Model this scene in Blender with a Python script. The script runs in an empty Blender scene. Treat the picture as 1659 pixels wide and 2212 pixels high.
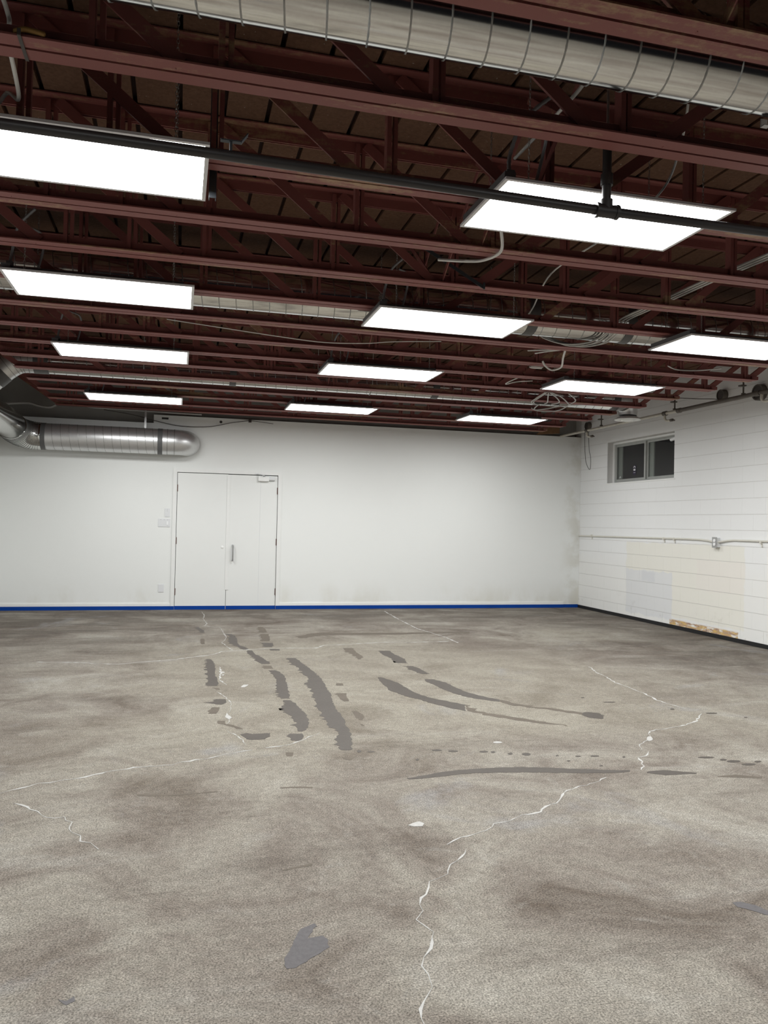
import bpy, bmesh, math, random
from mathutils import Vector, Matrix
random.seed(7)
SC = bpy.context.scene
COL = SC.collection
# ------------------------------------------------------------ camera
CAM_H = 1.405
YAW, PITCH, ROLL, FPX = 0.25284, 0.0151, 0.02208, 1710.3
fw = Vector((math.sin(YAW)*math.cos(PITCH), math.cos(YAW)*math.cos(PITCH), math.sin(PITCH)))
rt = Vector((math.cos(YAW), -math.sin(YAW), 0)); up = rt.cross(fw)
r2 = rt*math.cos(ROLL)+up*math.sin(ROLL); u2 = up*math.cos(ROLL)-rt*math.sin(ROLL)
cam = bpy.data.cameras.new('camera'); cam_o = bpy.data.objects.new('camera', cam); COL.objects.link(cam_o)
cam.sensor_fit = 'VERTICAL'; cam.sensor_height = 36; cam.sensor_width = 27; cam.lens = 36*FPX/2212
cam_o.matrix_world = Matrix(((r2.x,u2.x,-fw.x,0),(r2.y,u2.y,-fw.y,0),(r2.z,u2.z,-fw.z,CAM_H),(0,0,0,1)))
SC.camera = cam_o
# ------------------------------------------------------------ world (night outside), exposure
wd = bpy.data.worlds.new('night'); SC.world = wd; wd.use_nodes = True
wd.node_tree.nodes['Background'].inputs[0].default_value = (0.012, 0.012, 0.014, 1)
wd.node_tree.nodes['Background'].inputs[1].default_value = 0.4
SC.view_settings.view_transform = 'Standard'; SC.view_settings.look = 'None'
SC.view_settings.gamma = 1; SC.view_settings.use_curve_mapping = False
SC.view_settings.exposure = 0.0
SC.cycles.max_bounces = 5; SC.cycles.diffuse_bounces = 3; SC.cycles.glossy_bounces = 2; SC.cycles.transmission_bounces = 2
SC.cycles.caustics_reflective = False; SC.cycles.caustics_refractive = False
LAMP = 20.0           # radiance of every LED diffuser
# ------------------------------------------------------------ dimensions (metres)
XL, XR, YF, YB = -2.75, 6.89, -0.30, 12.75      # left / right / front / back wall faces
ZC, ZD = 3.05, 3.60                             # bottom of the joists, underside of the deck
JY = [0.19, 0.91, 1.63, 2.278, 2.998, 3.718, 4.438, 5.158, 5.878, 6.618, 7.348, 8.028, 8.748, 9.478, 10.228, 10.93, 11.77, 12.45]

# ------------------------------------------------------------ mesh helpers
class MB:
    def __init__(s): s.v = []; s.f = []; s.keep = False
    def add(s, vs, fs):
        n = len(s.v); s.v += [tuple(q) for q in vs]; s.f += [tuple(i+n for i in f) for f in fs]; return s
    def box(s, x0, x1, y0, y1, z0, z1):
        return s.add([(x0,y0,z0),(x1,y0,z0),(x1,y1,z0),(x0,y1,z0),(x0,y0,z1),(x1,y0,z1),(x1,y1,z1),(x0,y1,z1)],
                     [(3,2,1,0),(4,5,6,7),(0,1,5,4),(1,2,6,5),(2,3,7,6),(3,0,4,7)])
    def bar(s, a, b, w, t, wd=None):
        """rectangular bar from a to b, width w along wd x axis, thickness t along wd"""
        a = Vector(a); b = Vector(b); d = (b-a).normalized()
        n = Vector(wd or (0,1,0)); n = (n-d*n.dot(d)).normalized(); m = d.cross(n)
        vs = []
        for q in (a, b):
            for i, j in ((-1,-1),(1,-1),(1,1),(-1,1)): vs.append(q+m*(w/2*i)+n*(t/2*j))
        return s.add(vs, [(3,2,1,0),(4,5,6,7),(0,1,5,4),(1,2,6,5),(2,3,7,6),(3,0,4,7)])
    def tube(s, pts, r, seg=10, caps=True, closed=False):
        pts = [Vector(q) for q in pts]; n = len(pts); rs = r if isinstance(r, (list, tuple)) else [r]*n
        ref = None; base = len(s.v); fs = []
        for i, q in enumerate(pts):
            if closed: t = (pts[(i+1) % n]-pts[i-1])
            else: t = pts[min(i+1, n-1)]-pts[max(i-1, 0)]
            t = t.normalized()
            if ref is None: ref = Vector((0,0,1)) if abs(t.z) < .9 else Vector((1,0,0))
            u = (ref-t*ref.dot(t)).normalized(); ref = u; w = t.cross(u)
            for k in range(seg):
                a = 2*math.pi*k/seg; s.v.append(tuple(q+u*(rs[i]*math.cos(a))+w*(rs[i]*math.sin(a))))
        m = n if closed else n-1
        for i in range(m):
            for k in range(seg):
                a = base+i*seg+k; b = base+i*seg+(k+1) % seg; c = base+((i+1) % n)*seg+(k+1) % seg; d = base+((i+1) % n)*seg+k
                fs.append((a, b, c, d))
        if caps and not closed:
            fs.append(tuple(base+k for k in range(seg))[::-1]); fs.append(tuple(base+(n-1)*seg+k for k in range(seg)))
        s.f += fs; return s
    def lathe(s, prof, c, seg=24, axis='z'):
        base = len(s.v); n = len(prof)
        for r, h in prof:
            for k in range(seg):
                a = 2*math.pi*k/seg; p = (r*math.cos(a), r*math.sin(a), h)
                if axis == 'x': p = (p[2], p[0], p[1])
                if axis == 'y': p = (p[0], p[2], p[1])
                s.v.append((c[0]+p[0], c[1]+p[1], c[2]+p[2]))
        for i in range(n-1):
            for k in range(seg):
                s.f.append((base+i*seg+k, base+i*seg+(k+1) % seg, base+(i+1)*seg+(k+1) % seg, base+(i+1)*seg+k))
        return s
    def poly(s, pts, z0, z1):
        s.keep = True
        bm = bmesh.new(); f = bm.faces.new([bm.verts.new((x, y, z1)) for x, y in pts])
        bmesh.ops.triangulate(bm, faces=[f]); bm.verts.index_update()
        vs = [v.co.copy() for v in bm.verts]; fs = []
        for g in bm.faces:
            ix = [v.index for v in g.verts]
            if g.normal.z < 0: ix.reverse()
            fs.append(ix)
        bm.free(); n = len(pts); lo = [(x, y, z0) for x, y in pts]
        area = sum(pts[i][0]*pts[(i+1) % n][1]-pts[(i+1) % n][0]*pts[i][1] for i in range(n))
        for i in range(n):
            j = (i+1) % n; fs.append((i, n+i, n+j, j) if area > 0 else (j, n+j, n+i, i))
        return s.add(list(vs)+lo, fs)
    def mesh(s, name, org=(0,0,0), smooth=None):
        me = bpy.data.meshes.new(name)
        me.from_pydata([(x-org[0], y-org[1], z-org[2]) for x, y, z in s.v], [], s.f)
        if not s.keep:
            bm = bmesh.new(); bm.from_mesh(me); bmesh.ops.recalc_face_normals(bm, faces=bm.faces); bm.to_mesh(me); bm.free()
        if smooth:
            me.polygons.foreach_set('use_smooth', [True]*len(me.polygons)); me.set_sharp_from_angle(angle=math.radians(smooth))
        me.update(); return me
    def build(s, name, mat, parent=None, smooth=None, org=None):
        if org is None:
            org = wloc(parent) if parent else tuple(sum(q[i] for q in s.v)/len(s.v) for i in range(3))
        me = s.mesh(name, org, smooth); me.materials.append(mat)
        o = bpy.data.objects.new(name, me); COL.objects.link(o)
        if parent: o.parent = parent; o['_o'] = list(org)
        else: o.location = org; o['_o'] = list(org)
        return o
def wloc(o): return tuple(o['_o'])
def empty(name, loc):
    o = bpy.data.objects.new(name, None); COL.objects.link(o); o.location = loc; o['_o'] = list(loc); o.empty_display_size = .1
    return o
def tag(o, label, cat, group=None):
    o['label'] = label; o['category'] = cat
    if group: o['group'] = group
    return o
def struct(o, label=None):
    o['kind'] = 'structure'
    if label: o['label'] = label
    return o
def spline(pts, n=8):
    P = [Vector(q) for q in pts]; out = []
    for i in range(len(P)-1):
        a = P[max(i-1,0)]; b = P[i]; c = P[i+1]; d = P[min(i+2,len(P)-1)]
        for k in range(n):
            t = k/n
            out.append(.5*((2*b)+(c-a)*t+(2*a-5*b+4*c-d)*t*t+(3*b-a-3*c+d)*t**3))
    return out+[P[-1]]

# ------------------------------------------------------------ materials
class N:
    def __init__(s, name):
        s.m = bpy.data.materials.new(name); s.m.use_nodes = True; s.t = s.m.node_tree
        s.b = s.t.nodes['Principled BSDF']; s._p = None
    def n(s, typ, **kw):
        x = s.t.nodes.new(typ)
        for k, v in kw.items(): setattr(x, k, v)
        return x
    def l(s, a, b): s.t.links.new(a, b)
    def pos(s):
        if s._p is None: s._p = s.n('ShaderNodeNewGeometry').outputs['Position']
        return s._p
    def scaled(s, sc):
        m = s.n('ShaderNodeVectorMath', operation='MULTIPLY'); s.l(s.pos(), m.inputs[0]); m.inputs[1].default_value = sc; return m.outputs[0]
    def noise(s, scale, detail=4, rough=.55, vec=None, dist=0):
        x = s.n('ShaderNodeTexNoise'); x.inputs['Scale'].default_value = scale; x.inputs['Detail'].default_value = detail
        x.inputs['Roughness'].default_value = rough; x.inputs['Distortion'].default_value = dist
        s.l(vec or s.pos(), x.inputs['Vector']); return x.outputs['Fac']
    def ramp(s, fac, stops, interp='LINEAR'):
        r = s.n('ShaderNodeValToRGB'); e = r.color_ramp; e.interpolation = interp
        while len(e.elements) < len(stops): e.elements.new(.5)
        for q, (p, c) in zip(e.elements, stops):
            q.position = p; q.color = (c, c, c, 1) if not isinstance(c, tuple) else (*c, 1)
        s.l(fac, r.inputs[0]); return r.outputs[0]
    def mix(s, fac, a, b, mode='MIX'):
        x = s.n('ShaderNodeMix', data_type='RGBA', blend_type=mode)
        for i, q in ((0, fac), (6, a), (7, b)):
            if isinstance(q, tuple): x.inputs[i].default_value = (*q, 1)
            elif isinstance(q, (int, float)): x.inputs[i].default_value = q
            else: s.l(q, x.inputs[i])
        return x.outputs[2]
    def math(s, op, a, b=0.0, c=None):
        x = s.n('ShaderNodeMath', operation=op)
        for i, q in enumerate((a, b, c)):
            if q is None: continue
            if isinstance(q, (int, float)): x.inputs[i].default_value = q
            else: s.l(q, x.inputs[i])
        return x.outputs[0]
    def step(s, v, a, b):
        x = s.n('ShaderNodeMapRange', interpolation_type='SMOOTHSTEP'); s.l(v, x.inputs[0])
        x.inputs[1].default_value = a; x.inputs[2].default_value = b; return x.outputs[0]
    def xyz(s):
        x = s.n('ShaderNodeSeparateXYZ'); s.l(s.pos(), x.inputs[0]); return x.outputs
    def rect(s, u, v, u0, u1, v0, v1, soft=.02):
        r = s.math('MULTIPLY', s.step(u, u0-soft, u0+soft), s.step(u, u1+soft, u1-soft))
        q = s.math('MULTIPLY', s.step(v, v0-soft, v0+soft), s.step(v, v1+soft, v1-soft))
        return s.math('MULTIPLY', r, q)
    def bump(s, h, strength, dist):
        b = s.n('ShaderNodeBump'); b.inputs['Strength'].default_value = strength; b.inputs['Distance'].default_value = dist
        s.l(h, b.inputs['Height']); s.l(b.outputs[0], s.b.inputs['Normal'])
    def done(s, col, rough=.6, metal=0.0, spec=None):
        for k, q in (('Base Color', col), ('Roughness', rough), ('Metallic', metal)):
            if isinstance(q, tuple): s.b.inputs[k].default_value = (*q, 1)
            elif isinstance(q, (int, float)): s.b.inputs[k].default_value = q
            else: s.l(q, s.b.inputs[k])
        if spec is not None: s.b.inputs['Specular IOR Level'].default_value = spec
        return s.m
def simple(name, col, rough=.55, metal=0.0, var=.12, scale=14, spec=None):
    k = N(name); f = k.noise(scale, 4)
    c = k.mix(f, tuple(q*(1-var) for q in col), tuple(min(1, q*(1+var)) for q in col))
    return k.done(c, rough, metal, spec)

def make_floor_mat(name):
    k = N(name); x, y, z = k.xyz()
    big = k.noise(.38, 5, .6, dist=.6)
    mid = k.noise(1.35, 8, .66, dist=.9)
    st = k.noise(1.0, 8, .68, vec=k.scaled((.6, 2.4, 1)), dist=.3)   # drag marks running across the room
    bl = k.noise(4.2, 7, .7, dist=.6)
    fine = k.noise(26, 6, .78)
    grain = k.noise(150, 3, .85)
    base = k.ramp(mid, [(.30, (.105, .084, .067)), (.44, (.182, .158, .134)), (.56, (.238, .216, .183)), (.72, (.305, .285, .248))])
    base = k.mix(k.math('MULTIPLY', k.step(big, .50, .70), .60), base, (.135, .110, .091))
    base = k.mix(k.math('MULTIPLY', k.step(st, .52, .70), .62), base, (.112, .093, .078))
    base = k.mix(k.math('MULTIPLY', k.step(st, .45, .27), .55), base, (.30, .285, .255))
    base = k.mix(k.math('MULTIPLY', k.step(bl, .55, .72), .40), base, (.118, .098, .083))
    base = k.mix(k.math('MULTIPLY', k.step(bl, .44, .28), .35), base, (.305, .292, .265))
    # lighter trodden middle, dirtier back left, back edge and strip by the block wall
    wob = k.math('MULTIPLY', k.math('SUBTRACT', big, .5), 5.0)
    xx = k.math('ADD', x, wob); yy = k.math('ADD', y, wob)
    mid_zone = k.math('MULTIPLY', k.math('MULTIPLY', k.step(xx, -1.2, .8), k.step(xx, 5.4, 3.6)), k.math('MULTIPLY', k.step(yy, 3.8, 5.4), k.step(yy, 10.2, 8.6)))
    base = k.mix(k.math('MULTIPLY', mid_zone, .38), base, (.285, .262, .208))
    zone = k.math('MAXIMUM', k.math('MULTIPLY', k.step(yy, 8.0, 10.5), k.step(xx, .8, -1.0)), k.math('MULTIPLY', k.step(yy, 10.0, 12.2), .85))
    zone = k.math('MAXIMUM', zone, k.math('MULTIPLY', k.math('MULTIPLY', k.step(xx, 4.2, 6.2), k.step(yy, 6.0, 8.0)), .9))
    dirt = k.math('MULTIPLY', zone, k.step(k.noise(1.25, 8, .7, vec=k.scaled((.5, 1.9, 1)), dist=.5), .40, .58))
    base = k.mix(k.math('MULTIPLY', dirt, .72), base, (.095, .080, .068))
    base = k.mix(k.math('MULTIPLY', k.step(k.noise(.85, 6, .62, dist=1.2), .58, .72), .55), base, (.245, .240, .238))  # greyish worn spots
    base = k.mix(.60, base, k.ramp(fine, [(.28, .28), (.5, .5), (.72, .74)]), 'OVERLAY')
    base = k.mix(.75, base, k.ramp(grain, [(.36, .08), (.5, .5), (.64, .92)]), 'OVERLAY')
    k.bump(k.math('ADD', k.math('MULTIPLY', grain, .5), fine), .18, .004)
    return k.done(base, .85, 0, .15)
M_FLOOR = make_floor_mat('worn_concrete')
def make_wet(name, col, rough, spec=.25, var=.14):
    k = N(name); f = k.noise(5, 6, .65, dist=.5); g = k.noise(60, 4, .7)
    c = k.mix(f, tuple(q*(1-var) for q in col), tuple(q*(1+var) for q in col)); c = k.mix(.3, c, k.ramp(g, [(.3, .25), (.7, .75)]), 'OVERLAY')
    return k.done(c, rough, 0, spec)
M_WET = make_wet('wet_concrete', (.078, .066, .056), .5, .2, .2)
M_DAMP = make_wet('damp_concrete', (.128, .108, .087), .7, .15, .25)
M_TAR = make_wet('grey_adhesive', (.108, .100, .102), .55, .2)
M_CRACK = make_wet('white_crack_filler', (.46, .45, .43), .8, .1)
M_CHIP = make_wet('white_plaster_spot', (.44, .43, .41), .8, .1)

def wall_white():
    k = N('white_wall_paint'); x, y, z = k.xyz()
    f = k.noise(1.1, 5, .6); g = k.noise(220, 2, .5)
    c = k.mix(f, (.85, .865, .845), (.885, .895, .875))
    low = k.math('MULTIPLY', k.step(z, .55, .02), k.step(k.noise(2.0, 5, .6, vec=k.scaled((1, 1, .5))), .40, .68))
    c = k.mix(k.math('MULTIPLY', low, .55), c, (.68, .66, .57))
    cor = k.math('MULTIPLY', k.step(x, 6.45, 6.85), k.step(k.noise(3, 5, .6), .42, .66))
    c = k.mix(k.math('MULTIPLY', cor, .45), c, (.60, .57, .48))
    k.bump(g, .08, .002); return k.done(c, .62, 0, .3)
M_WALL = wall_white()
def wall_block():
    k = N('painted_concrete_block'); x, y, z = k.xyz()
    w = k.noise(6, 4, .6); wob = k.math('MULTIPLY', k.math('SUBTRACT', w, .5), .10)
    yy = k.math('ADD', y, wob); zz = k.math('ADD', z, wob)
    c = k.mix(k.noise(.9, 5, .6), (.86, .865, .86), (.90, .905, .90))
    low = k.step(z, 1.10, .70); c = k.mix(k.math('MULTIPLY', low, .35), c, (.875, .86, .80))
    c = k.mix(k.math('MULTIPLY', k.rect(yy, zz, 8.5, 11.22, .16, 1.215, .012), .80), c, (.865, .845, .76))
    c = k.mix(k.math('MULTIPLY', k.rect(yy, zz, 8.5, 9.45, .60, 1.02, .03), .5), c, (.87, .82, .77))
    c = k.mix(k.math('MULTIPLY', k.rect(yy, zz, 10.0, 11.22, .11, .79, .012), .85), c, (.775, .785, .80))
    c = k.mix(k.math('MULTIPLY', k.rect(yy, zz, 10.45, 10.78, .62, .77, .012), .6), c, (.70, .71, .735))
    # peeled and rusty strip just above the black base
    nz = k.noise(9, 6, .7, vec=k.scaled((1, .6, 2.2)))
    rs = k.math('MULTIPLY', k.rect(yy, z, 8.60, 10.05, -.1, .128, .012), k.step(nz, .40, .50))
    c = k.mix(rs, c, k.ramp(k.noise(16, 6, .7, vec=k.scaled((1, .5, 4))), [(.30, (.30, .17, .12)), (.48, (.52, .36, .26)), (.56, (.70, .46, .13)), (.70, (.76, .63, .36))]))
    dirt = k.math('MULTIPLY', k.step(z, .5, .05), k.step(k.noise(5, 6, .7), .56, .74))
    c = k.mix(k.math('MULTIPLY', dirt, .4), c, (.42, .38, .32))
    k.bump(k.noise(160, 3, .7), .2, .003); return k.done(c, .65, 0, .3)
M_BLOCK = wall_block()
M_MORTAR = simple('painted_mortar', (.70, .69, .67), .75, var=.1)
M_TRIM = simple('white_trim_paint', (.87, .875, .855), .4, var=.03)
M_DOOR = simple('white_door_paint', (.855, .865, .845), .42, var=.025, scale=2)
M_GAP = simple('dark_gap', (.05, .045, .04), .8)
M_BLUE = simple('blue_tape', (.002, .050, .30), .6, var=.15, scale=5, spec=.15)
M_BLACK = simple('black_base', (.008, .008, .009), .6)
M_DARKWALL = simple('brown_panel', (.34, .30, .26), .7)
M_GREYWALL = simple('bare_grey_wall', (.36, .35, .33), .8, var=.15, scale=3)
def red_steel():
    k = N('red_oxide_steel'); f = k.noise(3.0, 6, .65); g = k.noise(26, 5, .7)
    c = k.mix(f, (.225, .074, .066), (.27, .094, .083))
    wear = k.step(k.math('ADD', k.noise(1.6, 7, .7, vec=k.scaled((.55, 3, 3))), k.math('MULTIPLY', g, .25)), .665, .80)
    c = k.mix(k.math('MULTIPLY', wear, .85), c, (.40, .27, .15))
    chip = k.step(k.noise(11, 6, .8, vec=k.scaled((.7, 2, 2))), .69, .74)
    c = k.mix(k.math('MULTIPLY', chip, .7), c, (.52, .38, .30))
    k.bump(g, .25, .004); return k.done(c, .55, 0, .4)
M_RED = red_steel()
def web_steel():
    k = N('dark_red_steel'); f = k.noise(4, 6, .65)
    return k.done(k.mix(f, (.13, .042, .038), (.20, .066, .056)), .6, 0, .3)
M_WEB = web_steel()
def deck():
    k = N('brown_fibre_deck'); f = k.noise(1.6, 6, .65); g = k.noise(45, 4, .7)
    c = k.mix(f, (.115, .060, .038), (.165, .092, .060)); c = k.mix(.5, c, k.ramp(g, [(.3, .3), (.7, .7)]), 'OVERLAY')
    sp = k.step(k.noise(75, 2, .5), .73, .77); c = k.mix(k.math('MULTIPLY', sp, .5), c, (.55, .5, .42))
    k.bump(g, .4, .006); return k.done(c, .85, 0, .15)
M_DECK = deck()
M_DECKGAP = simple('deck_rib_dark', (.045, .022, .018), .8)
def galv(name, col, rough, metal=.92):
    k = N(name); f = k.noise(9, 6, .7); g = k.noise(70, 3, .6)
    c = k.mix(f, tuple(q*.90 for q in col), tuple(q*1.06 for q in col)); c = k.mix(.15, c, k.ramp(g, [(.3, .3), (.7, .7)]), 'OVERLAY')
    r = rough; k.bump(k.noise(5, 3, .5), .04, .01)
    return k.done(c, r, metal)
M_GALV = galv('galvanised_duct', (.70, .70, .68), .13, 1.0)
M_GALV2 = galv('bright_galvanised', (.68, .68, .68), .36, .82)
M_SEAM = galv('duct_seam', (.34, .34, .33), .5)
M_TAPEG = simple('grey_duct_tape', (.10, .10, .10), .5)
M_PIPE = simple('black_steel_pipe', (.045, .042, .042), .42, .3)
M_WPIPE = simple('painted_white_pipe', (.58, .55, .48), .6, var=.25, scale=9)
M_DPIPE = simple('grimy_pipe_fitting', (.12, .105, .09), .7, var=.3)
M_CONDUIT = simple('painted_conduit', (.70, .68, .61), .5, var=.06)
M_STEEL = simple('zinc_steel', (.45, .45, .45), .4, .8)
M_CHAIN = simple('zinc_chain', (.40, .39, .37), .4, .85)
M_STRUT = simple('dark_grey_strut', (.055, .062, .07), .5, .4)
M_CABLE = simple('pale_grey_cable', (.55, .54, .52), .5)
M_WCABLE = simple('white_cable', (.72, .71, .68), .5)
M_DCABLE = simple('dark_cable', (.07, .06, .055), .6)
M_FLEX = simple('grey_flex_conduit', (.25, .25, .26), .4, .5)
M_BEZEL = simple('white_fixture_bezel', (.72, .71, .72), .4)
M_HOUSE = simple('grey_fixture_housing', (.10, .10, .105), .5)
M_PLASTIC = simple('white_switch_plastic', (.92, .93, .93), .3, var=.02)
M_PLAST2 = simple('grey_plate_plastic', (.78, .79, .80), .35, var=.02)
M_HINGE = simple('brown_hinge', (.14, .075, .065), .4, .5)
M_HANDLE = simple('brushed_handle', (.42, .42, .41), .32, .9)
M_ALU = simple('grey_window_frame', (.42, .43, .41), .5, var=.1)
M_ALUD = simple('dark_grey_window_side', (.55, .56, .55), .6)
M_ORANGE = simple('tan_rag', (.36, .20, .06), .8)
M_BOARD = simple('brown_plywood', (.20, .11, .05), .8, var=.3)
M_STICKER = simple('dark_purple_sticker', (.03, .022, .05), .5)
def emit():
    k = N('led_diffuser'); k.b.inputs['Base Color'].default_value = (.9, .9, .9, 1)
    k.b.inputs['Emission Color'].default_value = (.985, 1.0, .995, 1); k.b.inputs['Emission Strength'].default_value = LAMP
    return k.m
M_LED = emit()
def glass():
    k = N('window_glass'); k.t.nodes.remove(k.b)
    fr = k.n('ShaderNodeFresnel'); fr.inputs['IOR'].default_value = 1.5
    tr = k.n('ShaderNodeBsdfTransparent'); tr.inputs[0].default_value = (.86, .88, .87, 1)
    gl = k.n('ShaderNodeBsdfGlossy'); gl.inputs['Roughness'].default_value = .03
    mx = k.n('ShaderNodeMixShader'); bf = k.n('ShaderNodeNewGeometry').outputs['Backfacing']; k.l(k.math('MULTIPLY', fr.outputs[0], k.math('SUBTRACT', 1.0, bf)), mx.inputs[0]); k.l(tr.outputs[0], mx.inputs[1]); k.l(gl.outputs[0], mx.inputs[2])
    du = k.n('ShaderNodeBsdfDiffuse'); du.inputs[0].default_value = (.5, .48, .46, 1)                 # flat grey haze painted in for the room's reflection
    m2 = k.n('ShaderNodeMixShader'); m2.inputs[0].default_value = .022; k.l(mx.outputs[0], m2.inputs[1]); k.l(du.outputs[0], m2.inputs[2])
    k.l(m2.outputs[0], k.t.nodes['Material Output'].inputs[0])
    return k.m
M_GLASS = glass()
# ------------------------------------------------------------ marks on the floor, outlines in metres
WET=[[[0.239,10.679],[0.258,10.505],[0.276,10.336],[0.299,10.119],[0.339,10.115],[0.341,10.33],[0.309,10.5],[0.276,10.675]],[[0.307,8.199],[0.299,8.064],[0.293,7.869],[0.294,7.712],[0.288,7.622],[0.287,7.447],[0.286,7.363],[0.278,7.173],[0.272,7.07],[0.264,6.969],[0.266,6.88],[0.345,6.869],[0.359,6.956],[0.362,7.057],[0.359,7.162],[0.352,7.354],[0.353,7.438],[0.363,7.612],[0.367,7.703],[0.371,7.859],[0.365,8.056],[0.347,8.194]],[[0.336,6.363],[0.302,6.306],[0.247,6.254],[0.31,6.184],[0.362,6.176],[0.38,6.233],[0.386,6.293],[0.385,6.356]],[[0.6,9.986],[0.633,9.83],[0.614,9.635],[0.604,9.401],[0.605,9.265],[0.64,9.086],[0.661,9.015],[0.68,8.913],[0.707,8.763],[0.769,8.755],[0.756,8.904],[0.712,9.01],[0.692,9.08],[0.684,9.257],[0.694,9.392],[0.697,9.627],[0.696,9.824],[0.657,9.981]],[[0.752,8.701],[0.73,8.51],[0.777,8.282],[0.782,8.14],[0.787,8.002],[0.82,7.865],[0.905,7.854],[0.902,7.987],[0.876,8.128],[0.849,8.273],[0.809,8.5],[0.802,8.696]],[[0.846,7.517],[0.868,7.426],[0.87,7.254],[0.867,7.09],[0.859,6.934],[0.837,6.787],[0.819,6.599],[0.821,6.418],[0.813,6.311],[0.884,6.3],[0.897,6.406],[0.915,6.584],[0.935,6.772],[0.944,6.922],[0.958,7.077],[0.96,7.241],[0.949,7.415],[0.916,7.508]],[[0.832,6.245],[0.821,6.123],[0.795,6.009],[0.8,5.858],[0.811,5.713],[0.821,5.574],[0.811,5.445],[0.809,5.351],[0.814,5.304],[0.838,5.3],[0.868,5.341],[0.898,5.43],[0.92,5.557],[0.933,5.693],[0.928,5.837],[0.915,5.99],[0.906,6.11],[0.887,6.236]],[[0.741,5.256],[0.722,5.201],[0.726,5.143],[0.74,5.084],[0.781,5.077],[0.815,5.127],[0.831,5.182],[0.832,5.241]],[[0.963,9.227],[0.958,9.051],[0.971,8.922],[1.042,8.914],[1.076,9.038],[1.076,9.215]],[[1.0,8.769],[0.996,8.673],[1.097,8.661],[1.102,8.758]],[[1.109,8.17],[1.114,8.029],[1.11,7.827],[1.145,7.63],[1.157,7.445],[1.148,7.272],[1.159,7.103],[1.139,6.945],[1.11,6.796],[1.112,6.649],[1.101,6.464],[1.078,6.291],[1.066,6.167],[1.06,6.046],[1.046,5.912],[1.056,5.817],[1.052,5.744],[1.046,5.639],[1.044,5.537],[1.039,5.439],[1.045,5.342],[1.084,5.289],[1.061,5.216],[1.024,5.106],[1.021,4.994],[1.017,4.913],[1.01,4.823],[1.07,4.812],[1.087,4.901],[1.104,4.979],[1.124,5.088],[1.146,5.202],[1.154,5.277],[1.16,5.323],[1.159,5.418],[1.171,5.516],[1.183,5.616],[1.187,5.722],[1.18,5.796],[1.178,5.891],[1.193,6.025],[1.202,6.145],[1.221,6.269],[1.239,6.444],[1.249,6.629],[1.26,6.775],[1.267,6.927],[1.274,7.087],[1.27,7.255],[1.267,7.431],[1.241,7.618],[1.225,7.813],[1.214,8.016],[1.198,8.159]],[[0.425,5.296],[0.465,5.318],[0.501,5.289],[0.539,5.288],[0.586,5.292],[0.616,5.287],[0.621,5.268],[0.618,5.245],[0.608,5.206],[0.571,5.15],[0.526,5.146],[0.489,5.147],[0.453,5.17],[0.423,5.267]],[[2.171,8.511],[2.159,8.31],[2.171,8.014],[2.182,7.737],[2.276,7.725],[2.316,7.996],[2.284,8.295],[2.299,8.496]],[[2.205,7.565],[2.214,7.352],[2.244,7.147],[2.32,7.136],[2.315,7.338],[2.286,7.554]],[[2.199,6.896],[2.28,6.874],[2.334,6.74],[2.359,6.563],[2.373,6.368],[2.422,6.223],[2.479,6.107],[2.557,6.001],[2.527,5.929],[2.437,6.002],[2.365,6.073],[2.303,6.178],[2.263,6.292],[2.231,6.437],[2.202,6.636],[2.183,6.845]],[[3.024,5.487],[3.063,5.488],[3.134,5.44],[3.122,5.368],[3.069,5.277],[3.043,5.281],[2.978,5.334],[2.979,5.406]],[[1.804,7.05],[1.845,7.0],[1.866,6.912],[1.915,6.779],[1.928,6.529],[1.959,6.293],[2.015,6.153],[2.081,6.057],[2.147,5.964],[2.21,5.873],[2.137,5.675],[2.075,5.761],[2.016,5.864],[1.956,5.969],[1.903,6.11],[1.839,6.223],[1.795,6.345],[1.758,6.507],[1.767,6.7],[1.788,6.987]],[[1.259,4.225],[1.376,4.257],[1.5,4.297],[1.602,4.309],[1.704,4.316],[1.846,4.312],[1.984,4.296],[2.116,4.263],[2.241,4.217],[2.37,4.18],[2.472,4.148],[2.58,4.128],[2.561,4.097],[2.444,4.101],[2.335,4.117],[2.203,4.146],[2.074,4.178],[1.942,4.203],[1.81,4.227],[1.675,4.243],[1.577,4.241],[1.473,4.218],[1.36,4.206],[1.253,4.206]],[[2.665,4.082],[2.725,4.093],[2.799,4.088],[2.876,4.043],[2.944,4.009],[2.933,3.994],[2.849,4.005],[2.742,4.004],[2.687,4.035],[2.652,4.063]]]
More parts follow.
